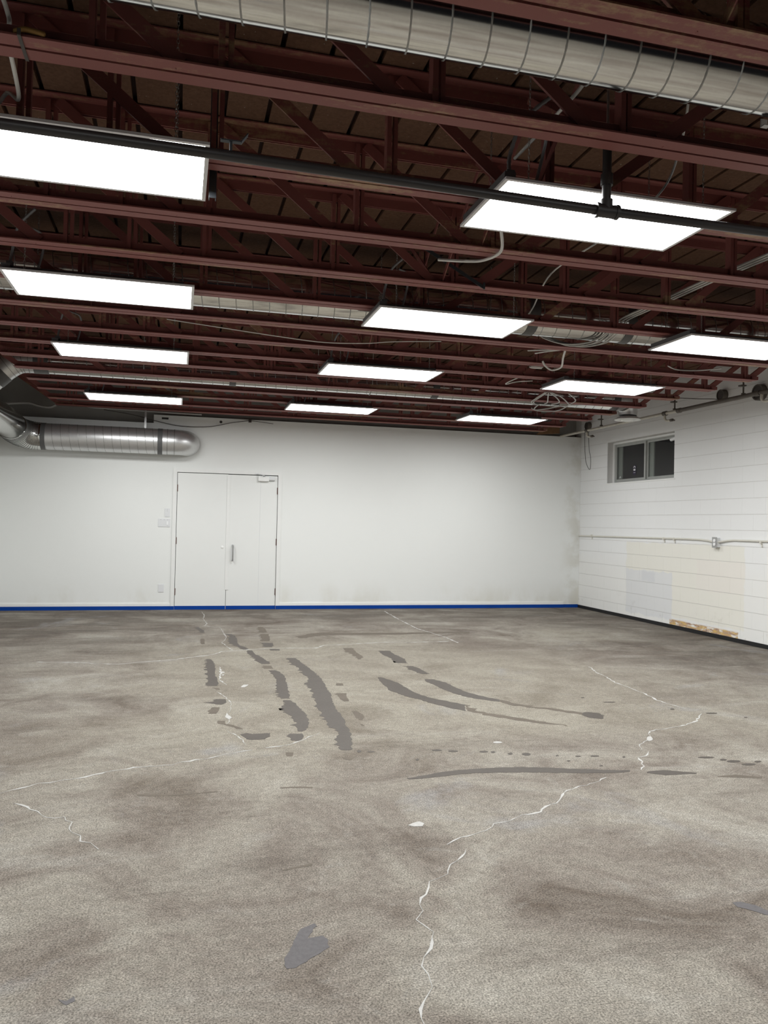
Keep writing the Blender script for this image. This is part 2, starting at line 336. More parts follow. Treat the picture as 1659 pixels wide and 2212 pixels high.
DAMP=[[[0.28,9.621],[0.271,9.436],[0.276,9.212],[0.314,9.208],[0.325,9.43],[0.32,9.617]],[[0.833,7.766],[0.812,7.613],[0.905,7.6],[0.9,7.758]],[[0.276,6.092],[0.254,5.983],[0.239,5.894],[0.301,5.884],[0.313,5.973],[0.336,6.083]],[[0.295,5.678],[0.3,5.595],[0.378,5.517],[0.412,5.434],[0.451,5.427],[0.417,5.511],[0.351,5.586],[0.339,5.67]],[[0.313,6.791],[0.334,6.718],[0.362,6.713],[0.356,6.785]],[[0.663,4.834],[0.658,4.797],[0.659,4.753],[0.69,4.747],[0.706,4.789],[0.708,4.826]],[[1.048,10.61],[1.023,10.268],[1.015,10.084],[1.115,10.075],[1.119,10.26],[1.117,10.604]],[[1.014,9.947],[0.996,9.695],[0.963,9.363],[1.064,9.353],[1.101,9.684],[1.107,9.938]],[[0.998,4.675],[0.986,4.653],[1.003,4.614],[1.027,4.61],[1.042,4.643],[1.025,4.67]],[[1.37,6.835],[1.351,6.736],[1.411,6.728],[1.421,6.827]],[[1.292,6.436],[1.277,6.261],[1.289,6.132],[1.335,6.125],[1.342,6.251],[1.369,6.424]],[[1.287,5.817],[1.281,5.707],[1.283,5.618],[1.277,5.532],[1.302,5.528],[1.338,5.609],[1.341,5.697],[1.322,5.811]],[[1.263,5.434],[1.265,5.368],[1.281,5.366],[1.28,5.431]],[[1.817,8.742],[1.808,8.539],[1.827,8.379],[1.837,8.189],[1.834,8.008],[1.858,8.005],[1.917,8.179],[1.909,8.37],[1.911,8.527],[1.929,8.73]],[[2.557,6.001],[2.629,5.889],[2.725,5.751],[2.837,5.655],[2.945,5.56],[3.024,5.487],[2.979,5.406],[2.909,5.491],[2.808,5.598],[2.698,5.693],[2.579,5.775],[2.527,5.929]],[[2.21,5.873],[2.236,5.689],[2.285,5.577],[2.378,5.49],[2.487,5.401],[2.584,5.295],[2.685,5.204],[2.724,5.138],[2.714,5.12],[2.664,5.161],[2.551,5.226],[2.449,5.317],[2.345,5.41],[2.258,5.509],[2.203,5.605],[2.137,5.675]],[[3.029,3.937],[3.152,3.936],[3.222,3.906],[3.272,3.871],[3.256,3.853],[3.192,3.869],[3.117,3.892],[3.018,3.923]],[[1.432,9.689],[1.571,9.878],[1.762,9.964],[2.001,9.963],[2.418,9.924],[2.78,9.89],[3.166,9.919],[3.491,9.934],[3.774,9.908],[3.749,9.843],[3.439,9.785],[3.119,9.772],[2.734,9.724],[2.378,9.759],[1.961,9.758],[1.723,9.74],[1.521,9.562],[1.416,9.573]],[[-0.175,4.233],[-0.118,4.236],[0.02,4.196],[0.229,4.206],[0.228,4.191],[0.02,4.178],[-0.117,4.194],[-0.174,4.211]],[[0.553,4.203],[0.651,4.2],[0.722,4.179],[0.719,4.161],[0.647,4.178],[0.551,4.189]],[[0.439,3.209],[0.509,3.234],[0.568,3.245],[0.565,3.227],[0.506,3.213],[0.438,3.203]]]
DOTS=[[[1.625,4.709],[1.615,4.699],[1.597,4.695],[1.577,4.698],[1.563,4.708],[1.561,4.721],[1.57,4.731],[1.589,4.735],[1.609,4.732],[1.623,4.722]],[[1.719,4.672],[1.709,4.662],[1.69,4.658],[1.67,4.662],[1.657,4.671],[1.654,4.684],[1.664,4.694],[1.683,4.698],[1.703,4.694],[1.717,4.685]],[[1.902,4.63],[1.892,4.619],[1.875,4.615],[1.857,4.618],[1.846,4.628],[1.844,4.64],[1.854,4.65],[1.871,4.654],[1.889,4.651],[1.901,4.642]],[[1.941,4.612],[1.934,4.602],[1.924,4.596],[1.915,4.598],[1.911,4.606],[1.912,4.617],[1.92,4.628],[1.93,4.634],[1.939,4.632],[1.943,4.624]],[[2.035,4.56],[2.026,4.547],[2.015,4.54],[2.007,4.542],[2.003,4.551],[2.006,4.566],[2.015,4.579],[2.026,4.586],[2.035,4.584],[2.038,4.575]],[[2.145,4.531],[2.132,4.515],[2.113,4.508],[2.096,4.511],[2.086,4.524],[2.088,4.541],[2.101,4.556],[2.12,4.564],[2.138,4.561],[2.148,4.548]],[[2.304,4.472],[2.298,4.465],[2.29,4.461],[2.284,4.462],[2.281,4.468],[2.283,4.476],[2.289,4.484],[2.297,4.488],[2.303,4.487],[2.306,4.481]],[[2.433,4.434],[2.426,4.427],[2.414,4.424],[2.403,4.426],[2.397,4.432],[2.397,4.441],[2.405,4.448],[2.417,4.452],[2.428,4.45],[2.434,4.443]],[[2.551,4.418],[2.541,4.411],[2.524,4.409],[2.506,4.412],[2.494,4.42],[2.493,4.429],[2.503,4.436],[2.52,4.438],[2.538,4.435],[2.55,4.427]],[[2.702,4.371],[2.694,4.361],[2.686,4.356],[2.68,4.357],[2.68,4.364],[2.684,4.375],[2.692,4.385],[2.701,4.39],[2.706,4.389],[2.706,4.382]],[[3.257,4.262],[3.239,4.253],[3.208,4.252],[3.175,4.258],[3.153,4.269],[3.15,4.281],[3.168,4.289],[3.199,4.291],[3.232,4.285],[3.254,4.274]],[[3.3,4.205],[3.288,4.196],[3.272,4.192],[3.259,4.194],[3.253,4.202],[3.256,4.213],[3.268,4.222],[3.284,4.226],[3.297,4.224],[3.303,4.216]],[[3.363,4.16],[3.345,4.149],[3.318,4.146],[3.291,4.15],[3.275,4.162],[3.277,4.176],[3.295,4.186],[3.322,4.19],[3.349,4.185],[3.365,4.174]],[[3.413,4.089],[3.395,4.079],[3.368,4.076],[3.341,4.08],[3.326,4.092],[3.327,4.105],[3.345,4.115],[3.373,4.119],[3.399,4.114],[3.415,4.103]],[[3.49,4.132],[3.478,4.123],[3.462,4.119],[3.449,4.121],[3.443,4.129],[3.447,4.14],[3.459,4.149],[3.475,4.153],[3.488,4.151],[3.494,4.143]],[[1.424,4.544],[1.418,4.534],[1.411,4.529],[1.405,4.53],[1.402,4.537],[1.403,4.548],[1.408,4.558],[1.415,4.564],[1.422,4.563],[1.425,4.555]],[[2.468,4.234],[2.462,4.227],[2.455,4.224],[2.448,4.225],[2.446,4.23],[2.448,4.238],[2.454,4.245],[2.462,4.248],[2.468,4.247],[2.471,4.242]],[[2.322,4.358],[2.316,4.351],[2.309,4.347],[2.302,4.348],[2.299,4.354],[2.301,4.362],[2.307,4.369],[2.315,4.373],[2.322,4.372],[2.324,4.366]],[[3.466,5.766],[3.451,5.758],[3.421,5.757],[3.389,5.762],[3.366,5.772],[3.361,5.782],[3.376,5.79],[3.406,5.791],[3.438,5.786],[3.462,5.777]],[[3.29,5.957],[3.282,5.947],[3.272,5.943],[3.263,5.944],[3.259,5.951],[3.261,5.961],[3.269,5.97],[3.28,5.975],[3.289,5.974],[3.293,5.967]],[[3.807,5.468],[3.795,5.457],[3.781,5.45],[3.769,5.452],[3.765,5.461],[3.77,5.474],[3.782,5.486],[3.797,5.493],[3.808,5.491],[3.812,5.482]],[[4.061,5.289],[4.043,5.279],[4.015,5.275],[3.986,5.28],[3.969,5.291],[3.969,5.304],[3.986,5.315],[4.015,5.318],[4.043,5.314],[4.061,5.303]],[[4.206,5.133],[4.197,5.126],[4.186,5.122],[4.178,5.124],[4.175,5.129],[4.178,5.137],[4.187,5.144],[4.198,5.148],[4.206,5.146],[4.209,5.141]],[[1.123,4.774],[1.117,4.761],[1.108,4.753],[1.1,4.754],[1.096,4.764],[1.097,4.779],[1.102,4.793],[1.111,4.801],[1.119,4.799],[1.124,4.789]],[[1.205,4.75],[1.198,4.743],[1.185,4.741],[1.169,4.744],[1.158,4.751],[1.155,4.759],[1.161,4.765],[1.175,4.767],[1.19,4.764],[1.202,4.758]]]
TAR=[[[0.36,2.499],[0.366,2.559],[0.398,2.638],[0.442,2.729],[0.492,2.762],[0.497,2.741],[0.475,2.706],[0.452,2.664],[0.505,2.673],[0.522,2.642],[0.514,2.596],[0.478,2.563],[0.427,2.525],[0.389,2.496]],[[-0.306,2.481],[-0.283,2.468],[-0.26,2.489],[-0.26,2.463],[-0.277,2.447],[-0.291,2.458]],[[2.06,2.587],[2.101,2.586],[2.132,2.55],[2.157,2.494],[2.134,2.467],[2.094,2.516],[2.061,2.55]]]
CRACKS=[[[[-0.84,4.365],[-0.802,4.407],[-0.744,4.442],[-0.68,4.496],[-0.628,4.492],[-0.552,4.53],[-0.461,4.563],[-0.382,4.619],[-0.319,4.655],[-0.209,4.682],[-0.008,4.711],[0.122,4.777],[0.229,4.805],[0.285,4.842],[0.384,4.883],[0.47,4.918]],0.022],[[[0.559,4.953],[0.677,4.974],[0.812,5.096],[0.944,5.245]],0.02],[[[-0.741,4.209],[-0.708,4.175],[-0.652,4.112],[-0.609,4.069],[-0.572,3.977],[-0.489,3.969],[-0.449,3.894],[-0.453,3.845],[-0.425,3.777],[-0.384,3.722],[-0.378,3.668],[-0.341,3.635],[-0.296,3.563]],0.018],[[[-1.313,8.242],[-0.927,8.167],[-0.554,8.018],[-0.26,8.134],[0.004,8.234],[0.282,8.41],[0.403,8.512],[0.482,8.653],[0.735,8.749],[1.097,8.82],[1.505,8.774],[1.643,8.96],[1.922,8.999],[2.396,9.128],[2.727,9.082],[3.196,9.088]],0.036],[[[0.369,12.44],[0.399,11.979],[0.361,11.555],[0.401,11.028],[0.362,10.786],[0.551,10.594],[0.567,10.31],[0.586,9.736],[0.549,9.453],[0.509,9.32],[0.555,8.968],[0.597,8.719]],0.02],[[[0.408,7.759],[0.41,7.488],[0.379,7.159],[0.425,6.896]],0.022],[[[0.331,6.649],[0.391,6.461],[0.423,6.166],[0.404,5.996],[0.355,5.805],[0.393,5.746],[0.35,5.57]],0.018],[[[0.348,5.399],[0.413,5.226],[0.443,5.041]],0.016],[[[3.239,12.381],[3.172,11.176],[3.151,10.288],[3.204,9.942],[3.277,9.409],[3.271,8.969]],0.034],[[[4.074,7.293],[3.975,6.956],[3.969,6.815],[3.9,6.493],[3.914,6.285],[3.893,6.0],[3.86,5.781],[3.874,5.611],[3.912,5.483]],0.028],[[[3.917,5.29],[3.74,5.103],[3.55,4.999],[3.218,4.895],[3.104,4.734],[2.936,4.594],[2.89,4.495]],0.026],[[[2.927,4.462],[2.853,4.374],[2.774,4.339],[2.715,4.184],[2.648,4.116]],0.022],[[[2.373,4.03],[2.224,3.945],[2.081,3.887],[1.988,3.813],[1.896,3.708],[1.787,3.642],[1.736,3.588],[1.65,3.589],[1.553,3.531],[1.481,3.501],[1.411,3.443],[1.302,3.396],[1.222,3.358],[1.175,3.316]],0.019],[[[1.238,3.252],[1.199,3.175],[1.124,3.11],[1.077,3.032],[0.994,2.986],[0.946,2.896],[0.893,2.814],[0.893,2.769],[0.859,2.716],[0.888,2.62],[0.838,2.516],[0.78,2.43],[0.786,2.363],[0.777,2.302],[0.729,2.253],[0.712,2.211],[0.703,2.127]],0.014]]
CHIPS=[[[1.073,3.564],[1.102,3.587],[1.134,3.599],[1.149,3.572],[1.133,3.541],[1.094,3.543]],[[0.54,6.782],[0.567,6.885],[0.614,6.889],[0.598,6.832],[0.57,6.787]],[[2.072,4.811],[2.061,4.8],[2.043,4.795],[2.025,4.799],[2.013,4.809],[2.012,4.822],[2.023,4.833],[2.041,4.838],[2.06,4.835],[2.071,4.824]],[[0.397,7.548],[0.442,7.484],[0.437,7.438],[0.394,7.479]],[[0.403,7.346],[0.434,7.382],[0.423,7.316]],[[0.353,5.77],[0.374,5.854],[0.4,5.762],[0.377,5.698]],[[3.121,4.719],[3.097,4.69],[3.075,4.673],[3.063,4.675],[3.065,4.695],[3.081,4.726],[3.105,4.756],[3.127,4.774],[3.14,4.772],[3.137,4.751]]]
# ============================================================ FLOOR
floor = struct(MB().box(XL-.2, XR+.25, YF-.2, YB+.25, -.12, 0).build('floor', M_FLOOR, org=(0,0,0)), 'worn mottled concrete floor with wet streaks and white cracks')
rj = random.Random(3)
def rough_edge(pts, step, amp, teeth=0.0):
    """resample the outline smoothly; teeth = ragged spikes along the first half of it (the drying side of a streak)"""
    n = len(pts); P = [Vector((q[0], q[1], 0)) for q in pts]; out = []
    wid = min(max(q[0] for q in pts)-min(q[0] for q in pts), max(q[1] for q in pts)-min(q[1] for q in pts))
    j = min(amp, .06*wid)
    for i in range(n):
        p0, p1, p2, p3 = P[i-1], P[i], P[(i+1) % n], P[(i+2) % n]; L = (p2-p1).length; m = max(1, min(14, int(L/step)))
        cap = i in (n//2-1, n-1)
        for k in range(m):
            t = k/m
            q = p1.lerp(p2, t) if cap else .5*((2*p1)+(p2-p0)*t*.6+(2*p1-5*p1+4*p2-p3)*0+((p2-p1)*2-(p2-p0)*.6)*t)
            dx = rj.uniform(-j, j)
            if teeth and i < n//2-1: dx += rj.choice((0, 0, .01, -.02, -.5, -1.0, .3))*min(teeth, .25*wid)
            out.append((q.x+dx, q.y+rj.uniform(-j, j)*.5))
    return out
def patch(name, pts, mat, step, amp, z1, teeth=0.0):
    return MB().poly(rough_edge(pts, step, amp, teeth), .0001, z1).build(name, mat, floor)
for n_, q in enumerate(WET):
    streak = n_ < 11 or n_ in (12, 13)
    patch('wet_patch', q, M_WET, .03, .009, .0012, .030 if streak else 0)
for q in DAMP: patch('damp_patch', q, M_DAMP, .035, .022, .0008, .03)
for q in DOTS: patch('water_drop', q, M_WET, .03, .005, .0011)
for q in TAR: patch('adhesive_patch', q, M_TAR, .02, .004, .0010)
for q in CHIPS: patch('plaster_spot', q, M_CHIP, .02, .005, .0015)
for q, wdt in CRACKS:
    P = []                                             # wandering centre line, then a ribbon of changing width
    for i in range(len(q)-1):
        a, b = q[i], q[i+1]; m = max(1, min(20, int(math.dist(a, b)/.035)))
        for t in range(m):
            P.append((a[0]+(b[0]-a[0])*t/m+rj.uniform(-.008, .008), a[1]+(b[1]-a[1])*t/m+rj.uniform(-.010, .010)))
    P.append(tuple(q[-1])); mb = MB(); vs = []; fs = []
    for i, c in enumerate(P):
        a = P[max(i-1, 0)]; b = P[min(i+1, len(P)-1)]; d = Vector((b[0]-a[0], b[1]-a[1])); d = d.normalized() if d.length else Vector((1, 0))
        w = wdt*rj.choice((.10, .15, .25, .35, .5, .8))*(.3 if i in (0, len(P)-1) else 1)*.5
        nx, ny = -d.y*w, d.x*w
        vs += [(c[0]+nx, c[1]+ny, .0014), (c[0]-nx, c[1]-ny, .0014)]
        if i: fs.append((2*i-2, 2*i-1, 2*i+1, 2*i))
    n = len(vs); vs += [(x, y, .0001) for x, y, z in vs]
    for i in range(len(P)-1):
        fs += [(2*i, 2*i+2, n+2*i+2, n+2*i), (2*i+1, n+2*i+1, n+2*i+3, 2*i+3)]
    mb.add(vs, fs); mb.build('crack_filling', M_CRACK, floor)

# ============================================================ WALLS
ZT = 3.02; DX0, DX1, DZ = -.045, 1.525, 2.145          # top of the plaster wall, door opening
wb = MB().box(XL, -.42, YB, YB+.12, 0, 2.89).box(-.42, DX0, YB, YB+.12, 0, ZT).box(DX0, DX1, YB, YB+.12, DZ, ZT).box(DX1, XR, YB, YB+.12, 0, ZT)
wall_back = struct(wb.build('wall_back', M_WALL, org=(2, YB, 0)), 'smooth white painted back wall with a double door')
MB().box(-.30, -.20, YB-.002, YB+.02, 2.955, 2.985).build('slot_hole', M_GAP, wall_back)
mb = MB(); mb.lathe([(.0, -.002), (.022, -.002), (.022, .02)], (.60, YB, 2.96), 12, 'y'); mb.build('round_hole', M_GAP, wall_back)
struct(MB().box(XL, XR+.2, YB+.20, YB+.4, 0, 3.75).build('wall_back_upper', M_GREYWALL, org=(2, YB+.3, 0)), 'bare grey masonry seen above the white back wall')
struct(MB().box(XL-.2, XL, YF, YB+.2, 0, 3.75).build('wall_left', M_WALL, org=(XL, 5, 0)), 'white painted left wall')
struct(MB().box(XL, -1.6, YF-.2, YF, 0, 3.6).box(5.9, XR, YF-.2, YF, 0, 3.6).box(-1.6, 5.9, YF-.2, YF, 2.9, 3.6).build('wall_front', M_DARKWALL, org=(2, YF, 0)), 'brown wall behind the camera with a wide opening to the night')
# right wall of painted concrete blocks, with the window opening
WY0, WY1, WZ0, WZ1 = 10.0, 11.85, 2.16, 2.838
XM = XR+.0045
wr = MB().box(XM, XR+.27, YF, WY0, 0, 3.64).box(XM, XR+.27, WY1, YB+.2, 0, 3.64).box(XM, XR+.27, WY0, WY1, 0, WZ0).box(XM, XR+.27, WY0, WY1, WZ1, 3.64)
wall_right = struct(wr.build('wall_right', M_MORTAR, org=(XR, 8, 0)), 'white painted concrete block wall with a high window')
CH, BL, G = .2032, .414, .0028
full = None; far = MB(); nblk = 0
for c in range(18):
    z0, z1 = c*CH+G, (c+1)*CH-G
    if c == 17: z1 = 3.60
    joints = [YB]; y = 12.29-(BL/2 if c % 2 else 0)
    if YB-y > BL: joints.append(y+BL)
    while y > YF: joints.append(y); y -= BL
    for a, b in zip(joints[1:], joints[:-1]):
        vg = .0013 if c == 0 else .0005
        y0, y1 = a+vg, b-vg
        cells = [(y0, y1, z0, z1)]
        if y1 > WY0 and y0 < WY1 and z1 > WZ0 and z0 < WZ1:
            cells = []
            if y0 < WY0: cells.append((y0, WY0+.002, z0, z1))
            if y1 > WY1: cells.append((WY1-.002, y1, z0, z1))
            lo, hi = max(y0, WY0+.002), min(y1, WY1-.002)
            if z0 < WZ0-.01: cells.append((lo, hi, z0, WZ0+.0015))
            if z1 > WZ1+.01: cells.append((lo, hi, WZ1-.002, z1))
        for (p, q, r, t) in cells:
            if q-p < .01: continue
            if p < 6.55: far.box(XR, XM+.01, p, q, r, t); continue
            nblk += 1; ctr = (XR, (p+q)/2, (r+t)/2)
            if c and abs((q-p)-(BL-.001)) < 1e-4 and abs((t-r)-(CH-2*G)) < 1e-4:
                if full is None:
                    full = MB().box(XR, XR+.014, p, q, r, t).mesh('block', ctr); full.materials.append(M_BLOCK)
                o = bpy.data.objects.new('block', full); COL.objects.link(o)
            else:
                me = MB().box(XR, XR+.014, p, q, r, t).mesh('block', ctr); me.materials.append(M_BLOCK)
                o = bpy.data.objects.new('block', me); COL.objects.link(o)
            o.parent = wall_right; o.location = (ctr[0]-XR, ctr[1]-8, ctr[2])
fo = far.build('block_field', M_BLOCK, wall_right); fo['kind'] = 'stuff'

# ceiling deck: fibre planks with dark ribs between them
ceiling = struct(MB().box(XL-.2, XR+.27, YF-.2, YB+.4, 3.645, 3.80).build('ceiling', M_DECKGAP, org=(2, 5, 3.7)), 'dark brown plank roof deck above red steel joists')
pk = MB().box(-.103, .103, YF, YB+.2, ZD+.006, 3.646).mesh('plank', (0, 5, 3.62)); pk.materials.append(M_DECK)
i = 0; x = .18-.23*13+.115
while x < XR-.05:
    if x-.103 > XL:
        o = bpy.data.objects.new('plank', pk); COL.objects.link(o); o.parent = ceiling; o.location = (x-2, 0, 3.62-3.7)
    x += .23

# base boards, tape, black base
bbz = .105
for a, b, n in ((XL, -.103, 'baseboard_back_left'), (1.583, 6.595, 'baseboard_back_right')):
    mb = MB().box(a, b, YB-.013, YB, 0, bbz-.012).box(a, b, YB-.009, YB, bbz-.012, bbz)
    struct(mb.build(n, M_TRIM), 'low white baseboard along the back wall')
struct(MB().box(XR-.012, XR, YF, YB-.001, 0, .052).build('baseboard_right', M_BLACK), 'black base strip along the block wall')
tz = .058
tag(MB().box(XL, -.104, YB-.0165, YB-.0135, .001, tz).box(-.104, -.046, YB-.0215, YB-.0185, .001, tz).build('painter_tape', M_BLUE), 'blue masking tape along the wall base left of the double door', 'tape', 'blue masking tape at the back wall')
tag(MB().box(-.044, .735, YB-.001, YB+.002, .001, tz).build('painter_tape', M_BLUE), 'blue masking tape across the foot of the left door leaf', 'tape', 'blue masking tape at the back wall')
tag(MB().box(.742, 1.524, YB-.001, YB+.002, .001, tz).build('painter_tape', M_BLUE), 'blue masking tape across the foot of the right door leaf with the handle', 'tape', 'blue masking tape at the back wall')
tag(MB().box(1.526, 1.582, YB-.0215, YB-.0185, .001, tz).box(1.582, 6.597, YB-.0165, YB-.0135, .001, tz).box(6.597, XR-.013, YB-.004, YB-.001, .001, tz).build('painter_tape', M_BLUE), 'long blue masking tape along the wall base from door to block wall', 'tape', 'blue masking tape at the back wall')

# ============================================================ DOUBLE DOOR
cs = MB().box(DX0-.057, DX0, YB-.018, YB, 0, DZ+.055).box(DX1, DX1+.057, YB-.018, YB, 0, DZ+.055).box(DX0, DX1, YB-.018, YB, DZ, DZ+.055)
struct(cs.build('trim_1', M_TRIM), 'plain white casing around the double door')
struct(MB().box(DX0, DX1, YB+.06, YB+.11, 0, DZ).build('trim_2', M_GAP), 'dark rebate behind the door leaves')
yd = YB+.004
door_l = struct(MB().box(DX0+.007, .738, yd, yd+.045, .004, DZ-.009).build('door_1', M_DOOR, org=(.35, yd, 0)), 'left leaf of the white double door')
door_r = struct(MB().box(.7395, DX1-.007, yd, yd+.045, .004, DZ-.012).build('door_2', M_DOOR, org=(1.13, yd, 0)), 'right leaf of the white double door with pull handle')
for d, x in ((door_l, DX0+.003), (door_r, DX1-.003)):
    for z in (1.895, 1.075, .28):
        mb = MB().tube([(x, yd-.006, z-.055), (x, yd-.006, z+.055)], .009, 8).box(x-.012, x+.012, yd-.004, yd+.001, z-.05, z+.05)
        for k in (-.018, .018): mb.tube([(x, yd-.006, z+k-.002), (x, yd-.006, z+k+.002)], .0098, 8)
        mb.build('hinge', M_HINGE, d, 40)
MB().box(.722, .772, yd-.008, yd-.0005, .31, DZ-.02).build('astragal', M_TRIM, door_r)
MB().box(.7375, .7420, yd-.003, yd-.0002, .06, .31).build('meeting_gap', M_GAP, door_r)
mb = MB().box(1.247, 1.2505, yd-.0028, yd+.002, .03, DZ-.02); mb.build('panel_seam', M_PLAST2, door_r)
mb = MB()
mb.box(.815, .85, yd-.004, yd, .765, 1.03)
hdl = mb.build('pull_handle', M_PLAST2, door_r)
mb = MB().tube(spline([(.832, yd, 1.015), (.832, yd-.045, 1.012), (.832, yd-.055, .99), (.832, yd-.055, .80), (.832, yd-.045, .783), (.832, yd, .78)], 5), .010, 10)
mb.build('grip', M_HANDLE, hdl, 50)
mb = MB().lathe([(0, -.006), (.018, -.006), (.022, -.003), (.023, 0)], (.668, yd, .98), 20, 'y'); mb.build('lock_cover', M_TRIM, door_l, 40)
clo = MB().box(1.205, 1.375, yd-.055, yd, 2.045, 2.112).build('door_closer', M_TRIM, door_r)
MB().tube([(1.375, yd-.03, 2.082), (1.47, yd-.03, 2.082)], .026, 14).build('spring_tube', M_PLAST2, clo, 40)
MB().lathe([(0, -.012), (.015, -.012), (.015, .012), (0, .012)], (1.30, yd-.03, 2.118), 12).build('spindle', M_STEEL, clo, 40)
MB().bar((1.30, yd-.035, 2.128), (1.255, yd-.11, 2.145), .022, .008, (0,0,1)).bar((1.255, yd-.11, 2.145), (1.18, yd-.02, 2.160), .018, .008, (0,0,1)).box(1.155, 1.205, yd-.03, yd-.020, 2.15, 2.172).build('closer_arm', M_PLAST2, clo)

# ============================================================ SWITCH PLATES AND OUTLETS ON THE BACK WALL
def plate(name, x0, x1, z0, z1, label, switch=None, screws=()):
    t = MB().box(x0, x1, YB-.004, YB, z0, z1).box(x0+.004, x1-.004, YB-.0075, YB-.004, z0+.004, z1-.004).build(name, M_PLAST2, org=((x0+x1)/2, YB, z0))
    tag(t, label, 'switch plate' if 'outlet' not in name else 'outlet', 'plates beside the double door')
    if switch:
        sx, sz = switch
        MB().box(sx-.016, sx+.016, YB-.0095, YB-.0075, sz-.034, sz+.034).build('switch_frame', M_PLAST2, t)
        MB().box(sx-.012, sx+.012, YB-.014, YB-.0075, sz-.03, sz).box(sx-.012, sx+.012, YB-.011, YB-.0075, sz, sz+.03).build('rocker', M_PLASTIC, t)
    for sx, sz in screws: MB().lathe([(0, -.0015), (.004, -.0015), (.0045, 0)], (sx, YB-.0075, sz), 8, 'y').build('screw', M_STEEL, t)
    return t
plate('switch_plate', -.222, -.142, 1.437, 1.572, 'small blank plate above the wide switch plate left of door', None, ((-.182, 1.557), (-.182, 1.535)))
plate('switch_plate', -.316, -.136, 1.283, 1.413, 'wide three-gang switch plate with one white rocker left of door', (-.176, 1.343), ((-.276, 1.395), (-.226, 1.395), (-.176, 1.395)))
plate('outlet_plate', -.290, -.205, .272, .398, 'single cover plate low on wall left of double door', None)

# ============================================================ WINDOW in the block wall
win = empty('window_1', (XR+.15, (WY0+WY1)/2, WZ0)); struct(win, 'small two-pane grey sliding window high in the block wall')
fx0, fx1 = XR+.125, XR+.165
fr = MB().box(fx0, fx1, WY0, WY1, WZ0, WZ0+.035).box(fx0, fx1, WY0, WY1, WZ1-.045, WZ1).box(fx0, fx1, WY0, WY0+.05, WZ0+.035, WZ1-.045).box(fx0, fx1, WY1-.05, WY1, WZ0+.035, WZ1-.045)
fr.build('frame', M_ALU, win)
MB().box(fx0-.012, fx1+.09, 10.905, 10.945, WZ0+.035, WZ1-.045).build('mullion', M_ALU, win)
for a, b, xo in ((10.945, WY1-.05, 0), (WY0+.05, 10.905, .012)):
    x0, x1 = fx0+.006+xo, fx0+.026+xo; z0, z1 = WZ0+.036, WZ1-.046
    s_ = MB().box(x0, x1, a, b, z0, z0+.03).box(x0, x1, a, b, z1-.03, z1).box(x0, x1, a, a+.028, z0+.03, z1-.03).box(x0, x1, b-.028, b, z0+.03, z1-.03).build('sash', M_ALU, win)
    MB().box(x0+.008, x0+.012, a+.028, b-.028, z0+.03, z1-.03).build('pane', M_GLASS, win)
MB().box(fx1, XR+.27, WY1-.012, WY1-.001, WZ0+.01, WZ1-.01).build('outer_jamb', M_ALUD, win)
for ya in (11.665, 10.765): MB().box(fx1+.004, fx1+.022, ya, ya+.145, WZ0+.03, WZ1-.04).build('pane_strip', M_ALU, win)  # grey strip added just behind the far side of each pane
MB().box(XR-.006, fx0, WY0-.02, WY1+.02, WZ0-.022, WZ0+.002).build('sill', M_TRIM, win)
MB().box(fx0-.022, fx0+.004, WY1-.045, WY1-.001, WZ0+.002, WZ1-.001).build('casing_strip', M_TRIM, win)
MB().box(fx0-.022, fx0+.004, WY0, WY1-.045, WZ1-.03, WZ1-.001).build('head_strip', M_TRIM, win)
xs = fx0+.0125
stk = MB().box(xs-.001, xs, 11.205, 11.290, WZ0+.115, WZ0+.27).build('sticker', M_STICKER, win)
mb = MB().bar((xs-.0015, 11.275, WZ0+.235), (xs-.0015, 11.248, WZ0+.258), .012, .0008, (1,0,0)).bar((xs-.0015, 11.248, WZ0+.258), (xs-.0015, 11.220, WZ0+.235), .012, .0008, (1,0,0))
mb.box(xs-.002, xs-.0012, 11.222, 11.273, WZ0+.185, WZ0+.215).box(xs-.002, xs-.0012, 11.222, 11.273, WZ0+.152, WZ0+.158).build('sticker_print', M_PLAST2, stk)
MB().bar((xs-.001, 11.69, WZ0+.085), (xs-.001, 11.665, WZ0+.115), .014, .001, (1,0,0)).bar((xs-.001, 11.665, WZ0+.115), (xs-.001, 11.645, WZ0+.085), .014, .001, (1,0,0)).build('corner_decal', M_PLAST2, win)
t = empty('sensor_tube', (XR+.06, 10.08, WZ1-.10)); tag(t, 'white horizontal tube mounted at the top of the window recess', 'sensor')
MB().tube([(XR+.06, WY0+.001, WZ1-.085), (XR+.06, WY0+.17, WZ1-.105)], .026, 16).build('tube', M_PLASTIC, t, 40)
MB().tube([(XR+.06, WY0+.1695, WZ1-.105), (XR+.06, WY0+.174, WZ1-.1055)], .018, 14).build('lens', M_GAP, t, 40)

